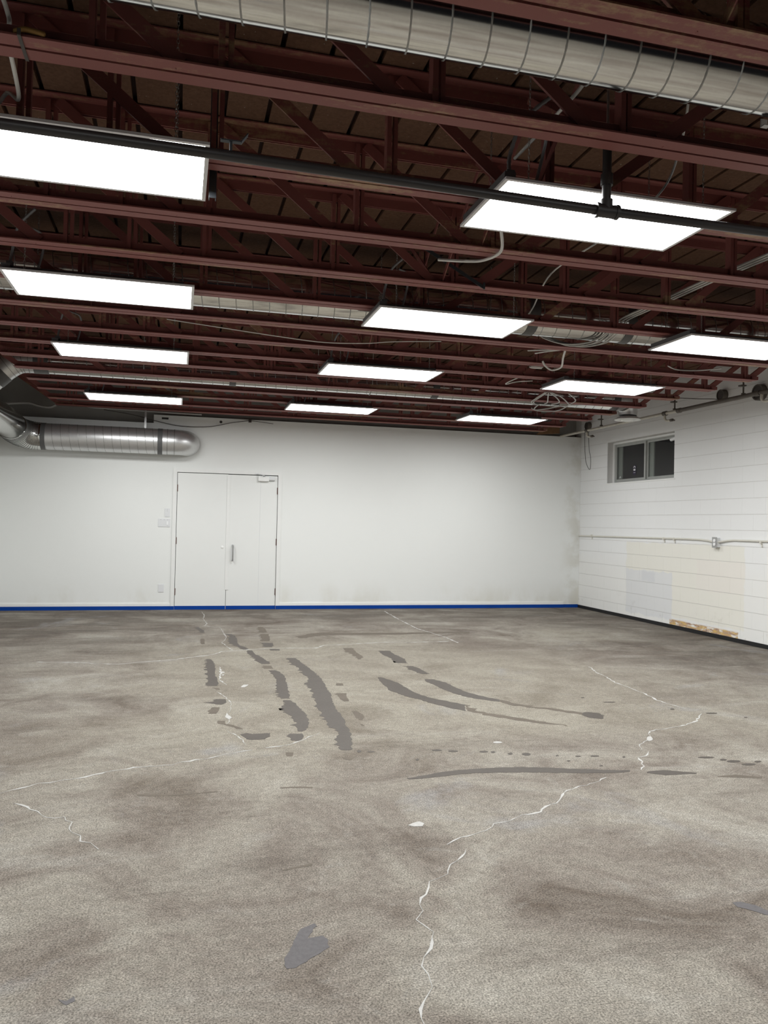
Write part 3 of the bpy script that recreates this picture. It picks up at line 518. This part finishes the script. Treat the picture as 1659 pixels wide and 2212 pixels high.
# ============================================================ STEEL JOISTS
PN = [-1.54, -.70, .125, .955, 1.79, 2.63, 3.46, 4.29, 5.12, 5.92]
JX0, JX1 = -1.80, 6.02
ORD = ['', 'second', 'third', 'fourth', 'fifth', 'sixth', 'seventh', 'eighth', 'ninth', 'tenth', 'eleventh', 'twelfth', 'thirteenth', 'fourteenth']
def angle(x0, x1, yc, side, zf, dz):
    """L angle: horizontal leg at zf, vertical leg rising (dz=+1) or hanging (dz=-1) beside the slit"""
    a, b = sorted((yc+side*.0065, yc+side*.0725)); mb = MB().box(x0, x1, a, b, *sorted((zf, zf+dz*.007)))
    a, b = sorted((yc+side*.0065, yc+side*.0135)); mb.box(x0, x1, a, b, *sorted((zf+dz*.007, zf+dz*.068))); return mb
def make_joist(y):
    t = empty('steel_joist', ((JX0+JX1)/2, y, ZC))
    for s in (-1, 1):
        angle(JX0, JX1, y, s, ZC, 1).build('bottom_chord', M_RED, t)
        angle(XL+.02, XR-.02, y, s, ZD, -1).build('top_chord', M_RED, t)
    z0, z1 = ZC+.02, ZD-.02
    def w(name, mb): mb.build(name, M_RED, t)
    for x in PN+[-.33]:
        w('web_vertical', MB().box(x-.026, x-.004, y-.028, y+.028, ZC+.008, z1).box(x+.010, x+.030, y-.016, y+.016, ZC+.008, z1))
    for a, b in zip(PN[:-1], PN[1:]):
        if b < 1.9: w('web_diagonal', MB().bar((a+.03, y-.022, z1), (b-.16, y-.022, z0), .058, .010).bar((a+.05, y+.006, z1), (b-.14, y+.006, z0), .012, .05))
        else: w('web_diagonal', MB().bar((a+.16, y-.022, z0), (b-.03, y-.022, z1), .058, .010).bar((a+.14, y+.006, z0), (b-.05, y+.006, z1), .012, .05))
    w('web_diagonal', MB().bar((JX0+.05, y, z0), (XL+.25, y, z1), .055, .03)); w('web_diagonal', MB().bar((JX1-.05, y, z0), (XR-.25, y, z1), .055, .03))
    w('end_clip', MB().box(JX1-.03, JX1+.05, y-.03, y+.03, ZC+.012, ZC+.05))
    return t
first = make_joist(JY[3])
def dup(root, dy):
    r = root.copy(); COL.objects.link(r); r.location.y += dy
    for ch in [c for c in bpy.data.objects if c.parent == root]:
        c = ch.copy(); COL.objects.link(c); c.parent = r
    return r
kids = [c for c in bpy.data.objects if c.parent == first]
for i, y in enumerate(JY):
    k = i-3
    if k == 0: j = first
    else:
        j = first.copy(); COL.objects.link(j); j.location.y = y
        for ch in kids:
            c = ch.copy(); COL.objects.link(c); c.parent = j
    if k < 0: lb = 'red steel joist overhead behind the nearest visible joist, %s back' % ['nearest', 'second', 'third', 'fourth'][-k-1]
    elif k == 0: lb = 'nearest red steel joist crossing in front of the big duct, top right'
    elif k == len(JY)-4: lb = 'farthest red steel joist, right above the white back wall'
    else: lb = '%s red steel ceiling joist counted from the nearest one' % ORD[k]
    tag(j, lb, 'joist', 'red steel ceiling joists')
# cross bridging between neighbouring joists
for i in range(2, len(JY)-1):
    if i in (3, 8, 13): continue                    # the ducts fill these bays
    ya, yb = JY[i]+.03, JY[i+1]-.03
    for X in (1.66,):
        t = empty('cross_brace', (X, (ya+yb)/2, ZC)); tag(t, 'dark red steel cross brace just above the picture top' if i == 2 else 'dark red steel cross brace bridging the %s and %s joists' % ((ORD[i-3] or 'nearest') if i > 2 else 'hidden', (ORD[i-2] if i-2 < 14 else 'farthest') or 'nearest'), 'brace', 'cross braces between the joists')
        MB().bar((X, ya, ZC+.03), (X, yb, ZD-.03), .035, .006, (1,0,0)).build('brace_bar', M_RED, t)
        MB().bar((X+.04, ya, ZD-.03), (X+.04, yb, ZC+.03), .035, .006, (1,0,0)).build('brace_bar', M_RED, t)

# ============================================================ DUCTS
def helix(x0, x1, y, z, r, pitch, rr=.0042):
    n = int((x1-x0)/pitch*22); return MB().tube([(x0+(x1-x0)*i/n, y+r*math.cos(2*math.pi*i/22), z+r*math.sin(2*math.pi*i/22)) for i in range(n+1)], rr, 4)
def duct(name, x0, x1, y, z, r, pitch, label, bands=(), straps=(), mat=M_GALV):
    t = empty(name, ((x0+x1)/2, y, z-r)); tag(t, label, 'duct')
    MB().tube([(x0, y, z), (x1, y, z)], r, 40).build('duct_body', mat, t, 30)
    helix(x0, x1, y, z, r, pitch).build('spiral_seam', M_SEAM, t, 60)
    for a, b in bands: MB().tube([(a, y, z), (b, y, z)], r+.004, 40, True).build('tape_band', M_TAPEG, t, 30)
    for x in straps:
        pts = [(x, y+(r+.006)*math.cos(a), z+(r+.006)*math.sin(a)) for a in [math.radians(q) for q in range(0, -181, -15)]]
        MB().tube([(x, y+r+.006, ZD-.03)]+pts+[(x, y-r-.006, ZD-.03)], .004, 5).build('hanger_strap', M_CABLE, t, 60)
    return t
rd = .152
duct('spiral_duct', XL+.1, XR-.15, 2.62, 3.211, rd, .142, 'big galvanised spiral duct nearest the camera at the top of picture')
duct('spiral_duct', XL+.1, 5.6, 6.25, 3.232, .178, .128, 'galvanised spiral duct in the middle of ceiling behind the second row of lamps', ((2.80, 2.89), (3.72, 3.80)))
dk = duct('spiral_duct', -1.66, 5.82, 9.85, 3.208, .150, .128, 'long thin galvanised spiral duct near the back, ending in a round diffuser', ((-1.66, -1.50), (.55, .63), (3.13, 3.22)), (-.45, 1.62, 2.32))
def bend(pts, r, rings, mat=M_GALV2):
    P = [Vector(q) for q in pts]; return MB().tube(P, r, 32)
# left end of that duct: bend down to the trunk at the left wall
el = spline([(-1.66, 9.85, 3.208), (-1.82, 9.85, 3.195), (-1.95, 9.85, 3.12), (-2.10, 9.85, 2.98), (-2.30, 9.85, 2.78)], 5)
MB().tube(el, .150, 32).build('elbow', M_GALV2, dk, 35)
for q in (2, 4, 6, 8, 10):
    a, b = el[q], el[q+1]; d = (b-a).normalized(); MB().tube([a-d*.003, a+d*.003], .154, 32).build('elbow_seam', M_SEAM, dk, 35)
a, b = el[12], el[15]; MB().tube([a, b], .155, 32).build('tape_band', M_TAPEG, dk, 35)
# right end: elbow turning down into the round diffuser
e2 = spline([(5.80, 9.85, 3.208), (5.93, 9.86, 3.20), (6.02, 9.87, 3.15), (6.05, 9.88, 3.07), (6.05, 9.88, 2.998)], 5)
MB().tube(e2, [.150-.025*i/(len(e2)-1) for i in range(len(e2))], 32).build('elbow', M_GALV2, dk, 35)
MB().tube([(5.74, 9.85, 3.208), (5.84, 9.85, 3.208)], .154, 32).build('tape_band', M_TAPEG, dk, 35)
a, b = e2[9], e2[11]; MB().tube([a, b], .139, 32).build('tape_band', M_TAPEG, dk, 35)
df = empty('round_diffuser', (6.05, 9.88, 2.93)); tag(df, 'white round ceiling diffuser at the end of the back duct', 'air diffuser')
MB().lathe([(.115, .055), (.165, .030), (.178, .012), (.176, .004), (.13, .0), (.112, .012), (.105, .040)], (6.05, 9.88, 2.93), 40).build('outer_ring', M_TRIM, df, 40)
MB().lathe([(.095, .030), (.092, -.004), (.075, -.012), (.062, .004), (.06, .030)], (6.05, 9.88, 2.93), 36).build('inner_ring', M_TRIM, df, 40)
MB().lathe([(.045, .020), (.044, -.008), (.02, -.016), (.0, -.018)], (6.05, 9.88, 2.93), 30).build('centre_cone', M_TRIM, df, 40)
MB().lathe([(.11, .045), (.0, .046)], (6.05, 9.88, 2.93), 30).build('throat', M_GAP, df)
# big duct on the back wall with its elbows
wy, wz, wr_ = 12.535, 2.585, .195
dw = empty('wall_duct', (-1, wy, wz-wr_)); tag(dw, 'large shiny galvanised duct running along the back wall above the door', 'duct')
MB().tube([(-2.0, wy, wz), (-.20, wy, wz)], wr_, 44).build('duct_body', M_GALV2, dw, 30)
helix(-2.0, -.28, wy, wz, wr_, .118, .0036).build('spiral_seam', M_SEAM, dw, 60)
pts = [(-.20, wy, wz)]+[(-.10+.19*math.sin(a), wy+.19-.19*math.cos(a), wz) for a in [math.radians(q) for q in range(0, 91, 9)]]
MB().tube(pts, wr_-.002, 44).build('end_elbow', M_GALV2, dw, 30)
for x in (-.205, -.10): MB().tube([(x-.004, wy, wz), (x+.004, wy, wz)], wr_+.003, 44).build('collar_seam', M_SEAM, dw, 35)
for a, b in ((-2.0, -1.925), (-.345, -.275)): MB().tube([(a, wy, wz), (b, wy, wz)], wr_+.003, 44).build('tape_band', M_TAPEG, dw, 35)
R_ = .34; arc = [(-2.0-R_*math.sin(a), wy-R_+R_*math.cos(a), wz+.10*(1-math.cos(a))) for a in [math.radians(q) for q in range(0, 91, 6)]]
MB().tube([(-1.99, wy, wz)]+arc, wr_+.006, 44).build('gored_elbow', M_GALV, dw, 30)
for i in range(1, len(arc)-1):
    d = (Vector(arc[i+1])-Vector(arc[i-1])).normalized(); c = Vector(arc[i]); MB().tube([c-d*.003, c+d*.003], wr_+.011, 44).build('elbow_seam', M_SEAM, dw, 35)
MB().tube([(-2.34, wy-R_, wz+.10), (-2.34, wy-R_-.4, wz+.13), (-2.34, YF+.1, wz+.13)], wr_, 40).build('trunk_run', M_GALV, dw, 30)
MB().box(-.548,-.518, wy-.010, wy-.006, wz+wr_-.004, ZC+.06).build('hanger_strap', M_STEEL, dw)

# ============================================================ LED PANELS hung on chains
def chain_mesh(h):
    mb = MB(); n = int(h/.0187)
    for i in range(n):
        z = .0094+i*.0187; pts = []
        for k in range(8):
            a = 2*math.pi*k/8; u = .0048*math.cos(a); v = .0128*math.sin(a)
            pts.append((u, 0, z+v) if i % 2 else (0, u, z+v))
        mb.tube(pts, .0014, 4, False, True)
    return mb
PL, PW, PZ = 1.21, .605, 2.97
def make_panel(cx, cy, label, group='LED ceiling panels', box_left=True):
    t = empty('led_panel', (cx, cy, PZ)); tag(t, label, 'ceiling light', group)
    x0, x1, y0, y1 = cx-PL/2, cx+PL/2, cy-PW/2, cy+PW/2; e = .018
    MB().box(x0, x1, y0, y0+e, PZ, PZ+.012).box(x0, x1, y1-e, y1, PZ, PZ+.012).box(x0, x0+e, y0+e, y1-e, PZ, PZ+.012).box(x1-e, x1, y0+e, y1-e, PZ, PZ+.012).build('bezel', M_BEZEL, t)
    MB().box(x0+.07, x1-.07, y0+.07, y1-.07, PZ+.012, PZ+.046).build('housing', M_HOUSE, t)
    MB().box(x0+e, x1-e, y0+e, y1-e, PZ+.006, PZ+.012).build('back_plate', M_HOUSE, t)
    MB().add([(x0+e, y0+e, PZ+.004), (x0+e, y1-e, PZ+.004), (x1-e, y1-e, PZ+.004), (x1-e, y0+e, PZ+.004)], [(0, 1, 2, 3)]).build('diffuser', M_LED, t)
    MB().box(x0+.006, x0+.06, y0+.03, y1-.03, PZ+.0125, PZ+.05).build('driver_box', M_HOUSE, t)
    return t
CH0 = chain_mesh(.57).mesh('chain', (0,0,0), 60); CH0.materials.append(M_CHAIN)
PANELS = [
 (-.52, 3.67, 'nearest left LED panel, cut off by the left picture edge'),
 (1.99, 3.60, 'nearest LED panel to the right, crossed by a black pipe'),
 (-.545, 5.76, 'left LED panel in the second row from the camera'),
 (1.965, 5.82, 'middle LED panel in the second row, with a wire loop above'),
 (4.53, 5.80, 'right LED panel in the second row, cut by the right picture edge'),
 (-.555, 7.92, 'left LED panel in the third row from the camera'),
 (1.98, 7.97, 'middle LED panel in the third row from the camera'),
 (4.525, 7.93, 'right LED panel in the third row, above the cable coil'),
 (-.60, 10.86, 'left LED panel in the farthest row, above the wall duct'),
 (1.99, 10.76, 'middle LED panel in the farthest row near the back wall'),
 (4.55, 10.84, 'right LED panel in the farthest row near the block wall'),
 (4.53, 3.62, 'LED panel just outside the right picture edge'),
 (-.52, 1.50, 'left LED panel overhead just behind the picture top'),
 (1.99, 1.50, 'middle LED panel overhead just behind the picture top'),
 (4.53, 1.50, 'right LED panel overhead just behind the picture top')]
for n, (cx, cy, lb) in enumerate(PANELS):
    t = make_panel(cx, cy, lb)
    for sx in (-1, 1):
        for sy in (-1, 1):
            c = bpy.data.objects.new('chain', CH0); COL.objects.link(c); c.parent = t
            yc = cy+sy*.235
            while any(abs(yc-q) < .085 for q in JY) or any(abs(yc-q) < r_ for q, r_ in ((2.62, .18), (6.25, .19), (9.85, .16))): yc -= sy*.01
            c.location = (sx*.465, yc-cy, .014)
    # armoured cable rising from the left end of the housing
    ax = cx-PL/2+.05; ay = cy-.22
    if n in (1, 2, 3, 6, 9, 10, 5, 8):
        P = spline([(ax, ay, PZ+.07), (ax+.01, ay+.02, PZ+.16), (ax+.05, ay-.03, PZ+.30), (ax+.16, ay-.10, PZ+.40)], 10)
        MB().tube(P, [.0105 if i % 2 else .0085 for i in range(len(P))], 8).build('flex_conduit', M_FLEX, t, 60)
        P = spline([(ax+.16, ay+.06, PZ+.06), (ax+.19, ay+.05, PZ+.2), (ax+.18, ay, PZ+.28), (ax+.10, ay-.04, PZ+.30)], 8)
        MB().tube(P, .008, 7).build('flex_conduit', M_FLEX, t, 60)
        MB().box(ax-.02, ax+.02, ay-.02, ay+.02, PZ+.046, PZ+.075).build('cable_clamp', M_HOUSE, t)

# ============================================================ BLACK PIPE under the joists
pz, py = 2.822, 3.16
t = empty('gas_pipe', (1.81, py, pz)); tag(t, 'long black steel pipe crossing under the two nearest LED panels', 'pipe')
MB().tube([(XL+.05, py, pz+.035), (.07, py, pz+.02), (1.81, py, pz), (XR-.5, py, pz+.01)], .0205, 16).build('pipe_run', M_PIPE, t, 40)
MB().tube([(1.765, py, pz), (1.855, py, pz)], .029, 16).build('tee_fitting', M_PIPE, t, 40)
for x in (1.762, 1.858): MB().tube([(x-.008, py, pz), (x+.008, py, pz)], .033, 16).build('tee_collar', M_PIPE, t, 40)
MB().tube([(1.81, py, pz), (1.81, py, pz+.05)], .028, 16).build('tee_branch', M_PIPE, t, 40)
MB().tube([(1.81, py, pz+.05), (1.81, py, pz+.36)], .020, 16).build('riser', M_PIPE, t, 40)
MB().tube([(1.81, py, pz+.115), (1.81, py, pz+.165)], .027, 16).build('coupling', M_PIPE, t, 40)
MB().tube([(1.81, py, pz+.36), (1.81, py, ZD-.02)], .006, 8).build('hanger_rod', M_STEEL, t, 40)
MB().box(.12, .20, py-.012, py+.012, pz+.075, pz+.080).bar((.20, py, pz+.078), (.225, py, pz+.112), .004, .03).tube([(.16, py, pz+.02), (.16, py, pz+.075)], .006, 8).build('pipe_bracket', M_STRUT, t)
t = empty('strut_channel', (.115, 3.86, 2.93)); tag(t, 'dark grey slotted strut channel hanging beside the nearest left LED panel', 'strut')
MB().box(.098, .132, 3.84, 3.845, 2.94, ZD-.02).box(.098, .102, 3.845, 3.88, 2.94, ZD-.02).box(.128, .132, 3.845, 3.88, 2.94, ZD-.02).build('channel', M_STRUT, t)
for z in [2.97+.06*i for i in range(10)]: MB().box(.108, .122, 3.838, 3.8402, z, z+.025).build('slot', M_GAP, t)
t = MB().bar((1.98, 5.076, 3.045), (1.42, 5.076, 3.34), .022, .006, (0,1,0)); t.tube([(1.985, 5.074, 3.03), (1.985, 5.074, 3.075)], .008, 8)
tag(t.build('brace_rod', M_STRUT), 'thin dark diagonal rod bolted to the fifth joist above middle panel', 'rod')

# ============================================================ SPRINKLER PIPE along the block wall
spx, spz = 6.47, 3.018
t = empty('sprinkler_pipe', (spx, 10, spz)); tag(t, 'grimy white sprinkler pipe running along the top of the block wall', 'pipe')
MB().tube([(spx, 12.72, spz), (spx, 9.3, spz)], .021, 14).build('pipe_run', M_WPIPE, t, 40)
MB().tube([(spx, 9.3, spz), (spx, YF+.1, spz)], .027, 14).build('pipe_run', M_DPIPE, t, 40)
for y in (9.3, 9.62, 11.78, 7.8, 5.6): MB().tube([(spx, y-.035, spz), (spx, y+.035, spz)], .033, 14).build('fitting', M_DPIPE, t, 40)
for y in (11.78, 9.62, 7.74):
    d = MB().tube(spline([(spx, y, spz-.02), (spx, y, spz-.075), (spx+.02, y-.02, spz-.10), (spx+.02, y-.11, spz-.105)], 5), .017, 10).build('sprinkler_drop', M_WPIPE, t, 50)
    MB().tube([(spx+.02, y-.10, spz-.105), (spx+.02, y-.15, spz-.105)], .020, 10).tube([(spx+.02, y-.15, spz-.105), (spx+.02, y-.19, spz-.115)], .011, 8).build('sprinkler_head', M_DPIPE, d, 50)
for y in (11.33, 9.40, 8.05, 6.6):
    MB().tube([(spx, y, spz), (spx, y, spz+.22)], .010, 8).box(spx-.022, spx+.022, y-.012, y+.012, spz+.02, spz+.04).box(spx-.05, spx+.02, y-.03, y+.03, spz+.12, spz+.135).build('pipe_hanger', M_DPIPE, t)
for y, z, r, lb in ((12.45, 3.19, .065, 'dark round pipe stub on the block wall by the back corner'), (8.93, 3.19, .075, 'dark round pipe stub on the block wall above the window'), (8.24, 3.12, .10, 'large dark round hole collar on block wall at the right picture edge')):
    t = empty('wall_stub', (XR, y, z)); tag(t, lb, 'pipe stub', 'round stubs on the block wall')
    MB().lathe([(r*.82, -.07), (r, -.07), (r, .004)], (XR, y, z), 20, 'x').build('collar', M_DPIPE, t, 40)
    MB().lathe([(0, -.062), (r*.85, -.062)], (XR, y, z), 20, 'x').build('cap', M_DCABLE, t)
tag(MB().tube(spline([(6.886, 12.62, 3.10), (6.886, 12.6, 2.75), (6.886, 12.55, 2.55), (6.886, 12.42, 2.43), (6.886, 12.40, 2.62), (6.886, 12.46, 2.80), (6.886, 12.5, 3.12)], 8), .0035, 5).build('loose_wire', M_DCABLE, None, 60), 'thin dark wire loop dangling in the back right corner', 'wire')
tag(MB().tube(spline([(6.1, 8.8, 3.09), (6.3, 8.7, 3.075), (6.47, 8.56, 3.062), (6.60, 8.44, 3.03), (6.80, 8.27, 3.08)], 8), .005, 5).build('loose_wire', M_DCABLE, None, 60), 'short dark wire strung from joist end to wall stub', 'wire')
tag(MB().add([(5.98,12.66,3.02),(6.30,12.66,3.28),(6.42,12.66,3.28),(6.42,12.66,3.06),(5.98,12.685,3.02),(6.30,12.685,3.28),(6.42,12.685,3.28),(6.42,12.685,3.06)], [(3,2,1,0),(4,5,6,7),(0,1,5,4),(1,2,6,5),(2,3,7,6),(3,0,4,7)]).build('gusset_board', M_BOARD), 'brown plywood scrap above the back wall near the right corner', 'board')

# ============================================================ CONDUIT AND OUTLET on the block wall
t = empty('wall_conduit', (XR, 10, 1.27)); tag(t, 'thin white conduit running level along the block wall', 'conduit')
cx = XR-.014
MB().tube(spline([(cx, YB-.01, 1.272), (cx, 11, 1.282), (cx, 9.6, 1.288), (cx, 9.25, 1.280), (cx-.016, 9.05, 1.262)], 8), .0125, 10).build('pipe_run', M_CONDUIT, t, 50)
MB().tube(spline([(cx-.016, 8.97, 1.262), (cx, 8.75, 1.290), (cx, 8.3, 1.296), (cx, 5, 1.30), (cx, YF+.1, 1.30)], 8), .0125, 10).build('pipe_run', M_CONDUIT, t, 50)
for y in (12.3, 10.2, 9.95, 8.2): MB().box(XR-.03, XR, y-.012, y+.012, 1.262, 1.300).bar((XR-.006, y, 1.265), (XR-.012, y-.012, 1.225), .02, .004, (1,0,0)).build('strap', M_CONDUIT, t)
t = empty('outlet_box', (XR, 9.01, 1.2)); tag(t, 'small grey surface outlet box on the conduit of block wall', 'outlet')
MB().box(XR-.055, XR, 8.968, 9.052, 1.195, 1.320).build('box', M_PLAST2, t)
MB().box(XR-.060, XR-.055, 8.962, 9.058, 1.188, 1.327).build('cover_plate', M_STEEL, t)
for z in (1.233, 1.283): MB().lathe([(0, -.006), (.021, -.006), (.023, 0)], (XR-.060, 9.01, z), 16, 'x').build('receptacle', M_PLASTIC, t, 40)
MB().box(XR-.02, XR-.004, 8.99, 9.03, 1.17, 1.195).build('knockout', M_CONDUIT, t)

# ============================================================ CABLES
def cable(name, pts, r, mat, label, cat='cable', group=None, n=8):
    return tag(MB().tube(spline(pts, n), r, 6).build(name, mat, None, 60), label, cat, group)
t = empty('cable_bundle', (3.58, 5, 3.14)); tag(t, 'bundle of grey cables crossing the joists and looping under the middle duct', 'cable bundle')
for i in range(5):
    o = (i-2)*.017; q = (i % 2)*.012
    MB().tube(spline([(3.60+o, 3.10, 3.175+q), (3.60+o, 4.1, 3.165+q), (3.58+o, 4.8, 3.17+q), (3.57+o, 5.5, 3.165+q), (3.56+o, 5.90, 3.155+q), (3.54+o*1.3, 6.0, 3.09+q), (3.50+o*2, 6.2, 3.030-q*.5), (3.34+o*2, 6.36, 3.030-q), (3.16+o, 6.47, 3.09+q), (3.08+o, 6.52, 3.16)], 6), .007, 6).build('cable', M_CABLE, t, 60)
cable('single_cable', [(1.555, 2.90, 3.23), (1.555, 2.97, 3.215), (1.56, 3.3, 3.22), (1.565, 3.62, 3.23)], .008, M_WCABLE, 'white cable running through the nearest joists above the right panel')
cable('single_cable', [(2.05, 2.9, 3.32), (2.28, 3.30, 3.25), (2.40, 3.66, 3.17), (2.44, 4.3, 3.16), (2.50, 5.1, 3.2), (2.71, 5.85, 3.17), (2.72, 6.02, 3.12)], .006, M_WCABLE, 'thin white cable threading from nearest right panel to the middle duct')
cable('single_cable', [(1.74, 4.20, 3.10), (1.80, 4.34, 3.034), (1.77, 4.52, 3.034), (1.70, 4.65, 3.06), (1.58, 4.85, 3.12)], .010, M_WCABLE, 'short white curved cable between the fourth and fifth joists')
cable('single_cable', [(-.66, 2.90, 3.56), (-.645, 2.90, 3.3), (-.635, 2.91, 3.2), (-.62, 2.95, 3.15), (-.62, 3.0, 3.135), (-.64, 3.08, 3.12), (-.66, 3.4, 3.07), (-.74, 3.58, 3.17), (-.80, 3.59, 3.10), (-.95, 3.59, 3.035)], .008, M_WCABLE, 'white cable hanging over a joist at the top left corner')
cable('sagging_wire', [(-.14, 6.74, 3.05), (.16, 6.75, 3.03), (.77, 6.75, 2.985), (1.17, 6.75, 2.965), (1.54, 6.75, 2.985), (1.8, 6.75, 3.02), (2.23, 6.72, 3.05)], .0042, M_WCABLE, 'thin pale wire sagging between left and middle panels', 'wire')
cable('sagging_wire', [(-1.15, 12.68, 3.045), (-.71, 12.69, 2.99), (-.4, 12.70, 2.92), (-.02, 12.71, 2.86), (.41, 12.71, 2.87), (.76, 12.71, 2.95), (1.05, 12.71, 3.0)], .005, M_DCABLE, 'dark twin wire sagging on the back wall above the wall duct', 'wire')
cable('sagging_wire', [(1.05, 12.72, 3.0), (1.2, 12.72, 2.99), (1.42, 12.72, 2.97)], .004, M_DCABLE, 'short dark wire end on the back wall above the door', 'wire')
tag(MB().box(1.03, 1.075, YB-.04, YB, 2.975, 3.015).build('wire_clip', M_DCABLE), 'small dark wire clip at the top of back wall', 'clip')
cable('flex_pipe', [(-2.70, 12.6, 3.06), (-2.54, 12.66, 3.055), (-2.22, 12.66, 3.08), (-2.06, 12.66, 3.045), (-1.9, 12.66, 3.035), (-1.77, 12.66, 3.11), (-1.6, 12.6, 3.18)], .018, M_CABLE, 'grey flexible pipe snaking above the wall duct at left', 'pipe')
cable('flex_pipe', [(-1.45, 12.66, 3.10), (-1.31, 12.66, 3.065), (-.98, 12.66, 3.06), (-.2, 12.66, 3.05), (.3, 12.66, 3.045)], .010, M_CABLE, 'thin pale pipe along the top of back wall left', 'pipe')
t = empty('cable_coil', (4.6, 9.5, 3.03)); tag(t, 'tangle of grey cables looped around the back duct', 'cable coil')
for P in ([(4.24, 8.75, 3.036), (4.30, 9.1, 3.03), (4.36, 9.40, 3.02), (4.50, 9.60, 3.03), (4.60, 9.66, 3.035)],
          [(4.26, 8.75, 3.036), (4.34, 9.1, 3.04), (4.40, 9.42, 3.03), (4.54, 9.66, 3.04)],
          [(4.28, 8.75, 3.036), (4.42, 9.05, 3.02), (4.56, 9.35, 3.02), (4.62, 9.55, 3.034)],
          [(4.30, 8.75, 3.036), (4.52, 9.0, 3.02), (4.70, 9.3, 3.02), (4.72, 9.55, 3.034)],
          [(4.32, 8.75, 3.036), (4.55, 8.95, 3.03), (4.80, 9.25, 3.01), (4.90, 9.40, 3.01), (4.85, 9.60, 3.02), (4.80, 9.85, 3.02), (4.70, 10.0, 3.02), (4.62, 9.85, 3.02), (4.58, 9.62, 3.04)],
          [(4.55, 8.75, 3.036), (4.66, 8.85, 3.02), (4.80, 9.05, 3.01), (4.86, 9.30, 3.01), (4.95, 9.75, 3.0), (4.90, 10.02, 3.01), (4.74, 10.05, 3.02), (4.62, 9.95, 3.03)]):
    MB().tube(spline(P, 7), .008, 6).build('cable', M_CABLE, t, 60)
MB().box(4.52, 4.86, 9.60, 9.66, 3.04, 3.085).build('cable_tie_block', M_DCABLE, t)
t = empty('cable_drop', (3.5, 7.0, 3.0)); tag(t, 'white cables hanging in a bend between joists near the third row', 'cable')
for P, r in (([(3.46, 6.74, 3.07), (3.52, 6.9, 3.03), (3.60, 7.08, 2.995), (3.62, 7.2, 2.99), (3.58, 7.27, 2.99), (3.50, 7.24, 3.02), (3.46, 7.22, 3.06)], .010),
             ([(3.42, 6.72, 3.07), (3.28, 6.85, 3.08), (3.20, 7.0, 3.10)], .007), ([(3.44, 6.72, 3.07), (3.34, 6.9, 3.08), (3.30, 7.05, 3.09)], .007),
             ([(3.48, 7.28, 3.0), (3.44, 7.42, 3.03), (3.46, 7.5, 3.06), (3.60, 7.5, 3.06)], .007), ([(3.60, 8.13, 3.06), (3.52, 8.22, 3.02), (3.55, 8.32, 3.02), (3.66, 8.3, 3.05), (3.85, 8.28, 3.07)], .007)):
    MB().tube(spline(P, 6), r, 6).build('cable', M_WCABLE, t, 60)
cable('single_cable', [(4.9, 7.25, 3.12), (5.05, 7.3, 3.10), (5.3, 7.3, 3.11), (5.55, 7.25, 3.14)], .007, M_WCABLE, 'white cable lying across joists by the right third-row panel')
t = empty('strap_wrap', (-.54, 2.93, ZC)); tag(t, 'tan rag and dark strap tied around the second joist at top left', 'strap')
MB().tube(spline([(-.595, 2.945, ZC+.020), (-.56, 2.935, ZC+.030), (-.52, 2.932, ZC+.026), (-.49, 2.93, ZC+.020)], 5), [.004]+[.010]*14+[.005], 7).build('rag', M_ORANGE, t, 60)
MB().box(-.578, -.566, 2.915, 3.075, ZC-.004, ZC-.001).box(-.578, -.566, 2.912, 2.916, ZC-.004, ZC+.02).build('strap', M_DCABLE, t)
tag(MB().box(2.235, 2.265, 2.70, 2.706, 3.045, 3.075).box(2.235, 2.265, 2.68, 2.706, 3.041, 3.045).build('duct_clip', M_STEEL), 'small zinc clip under the big front duct near right edge', 'clip')
for o in bpy.data.objects:
    if '_o' in o: del o['_o']
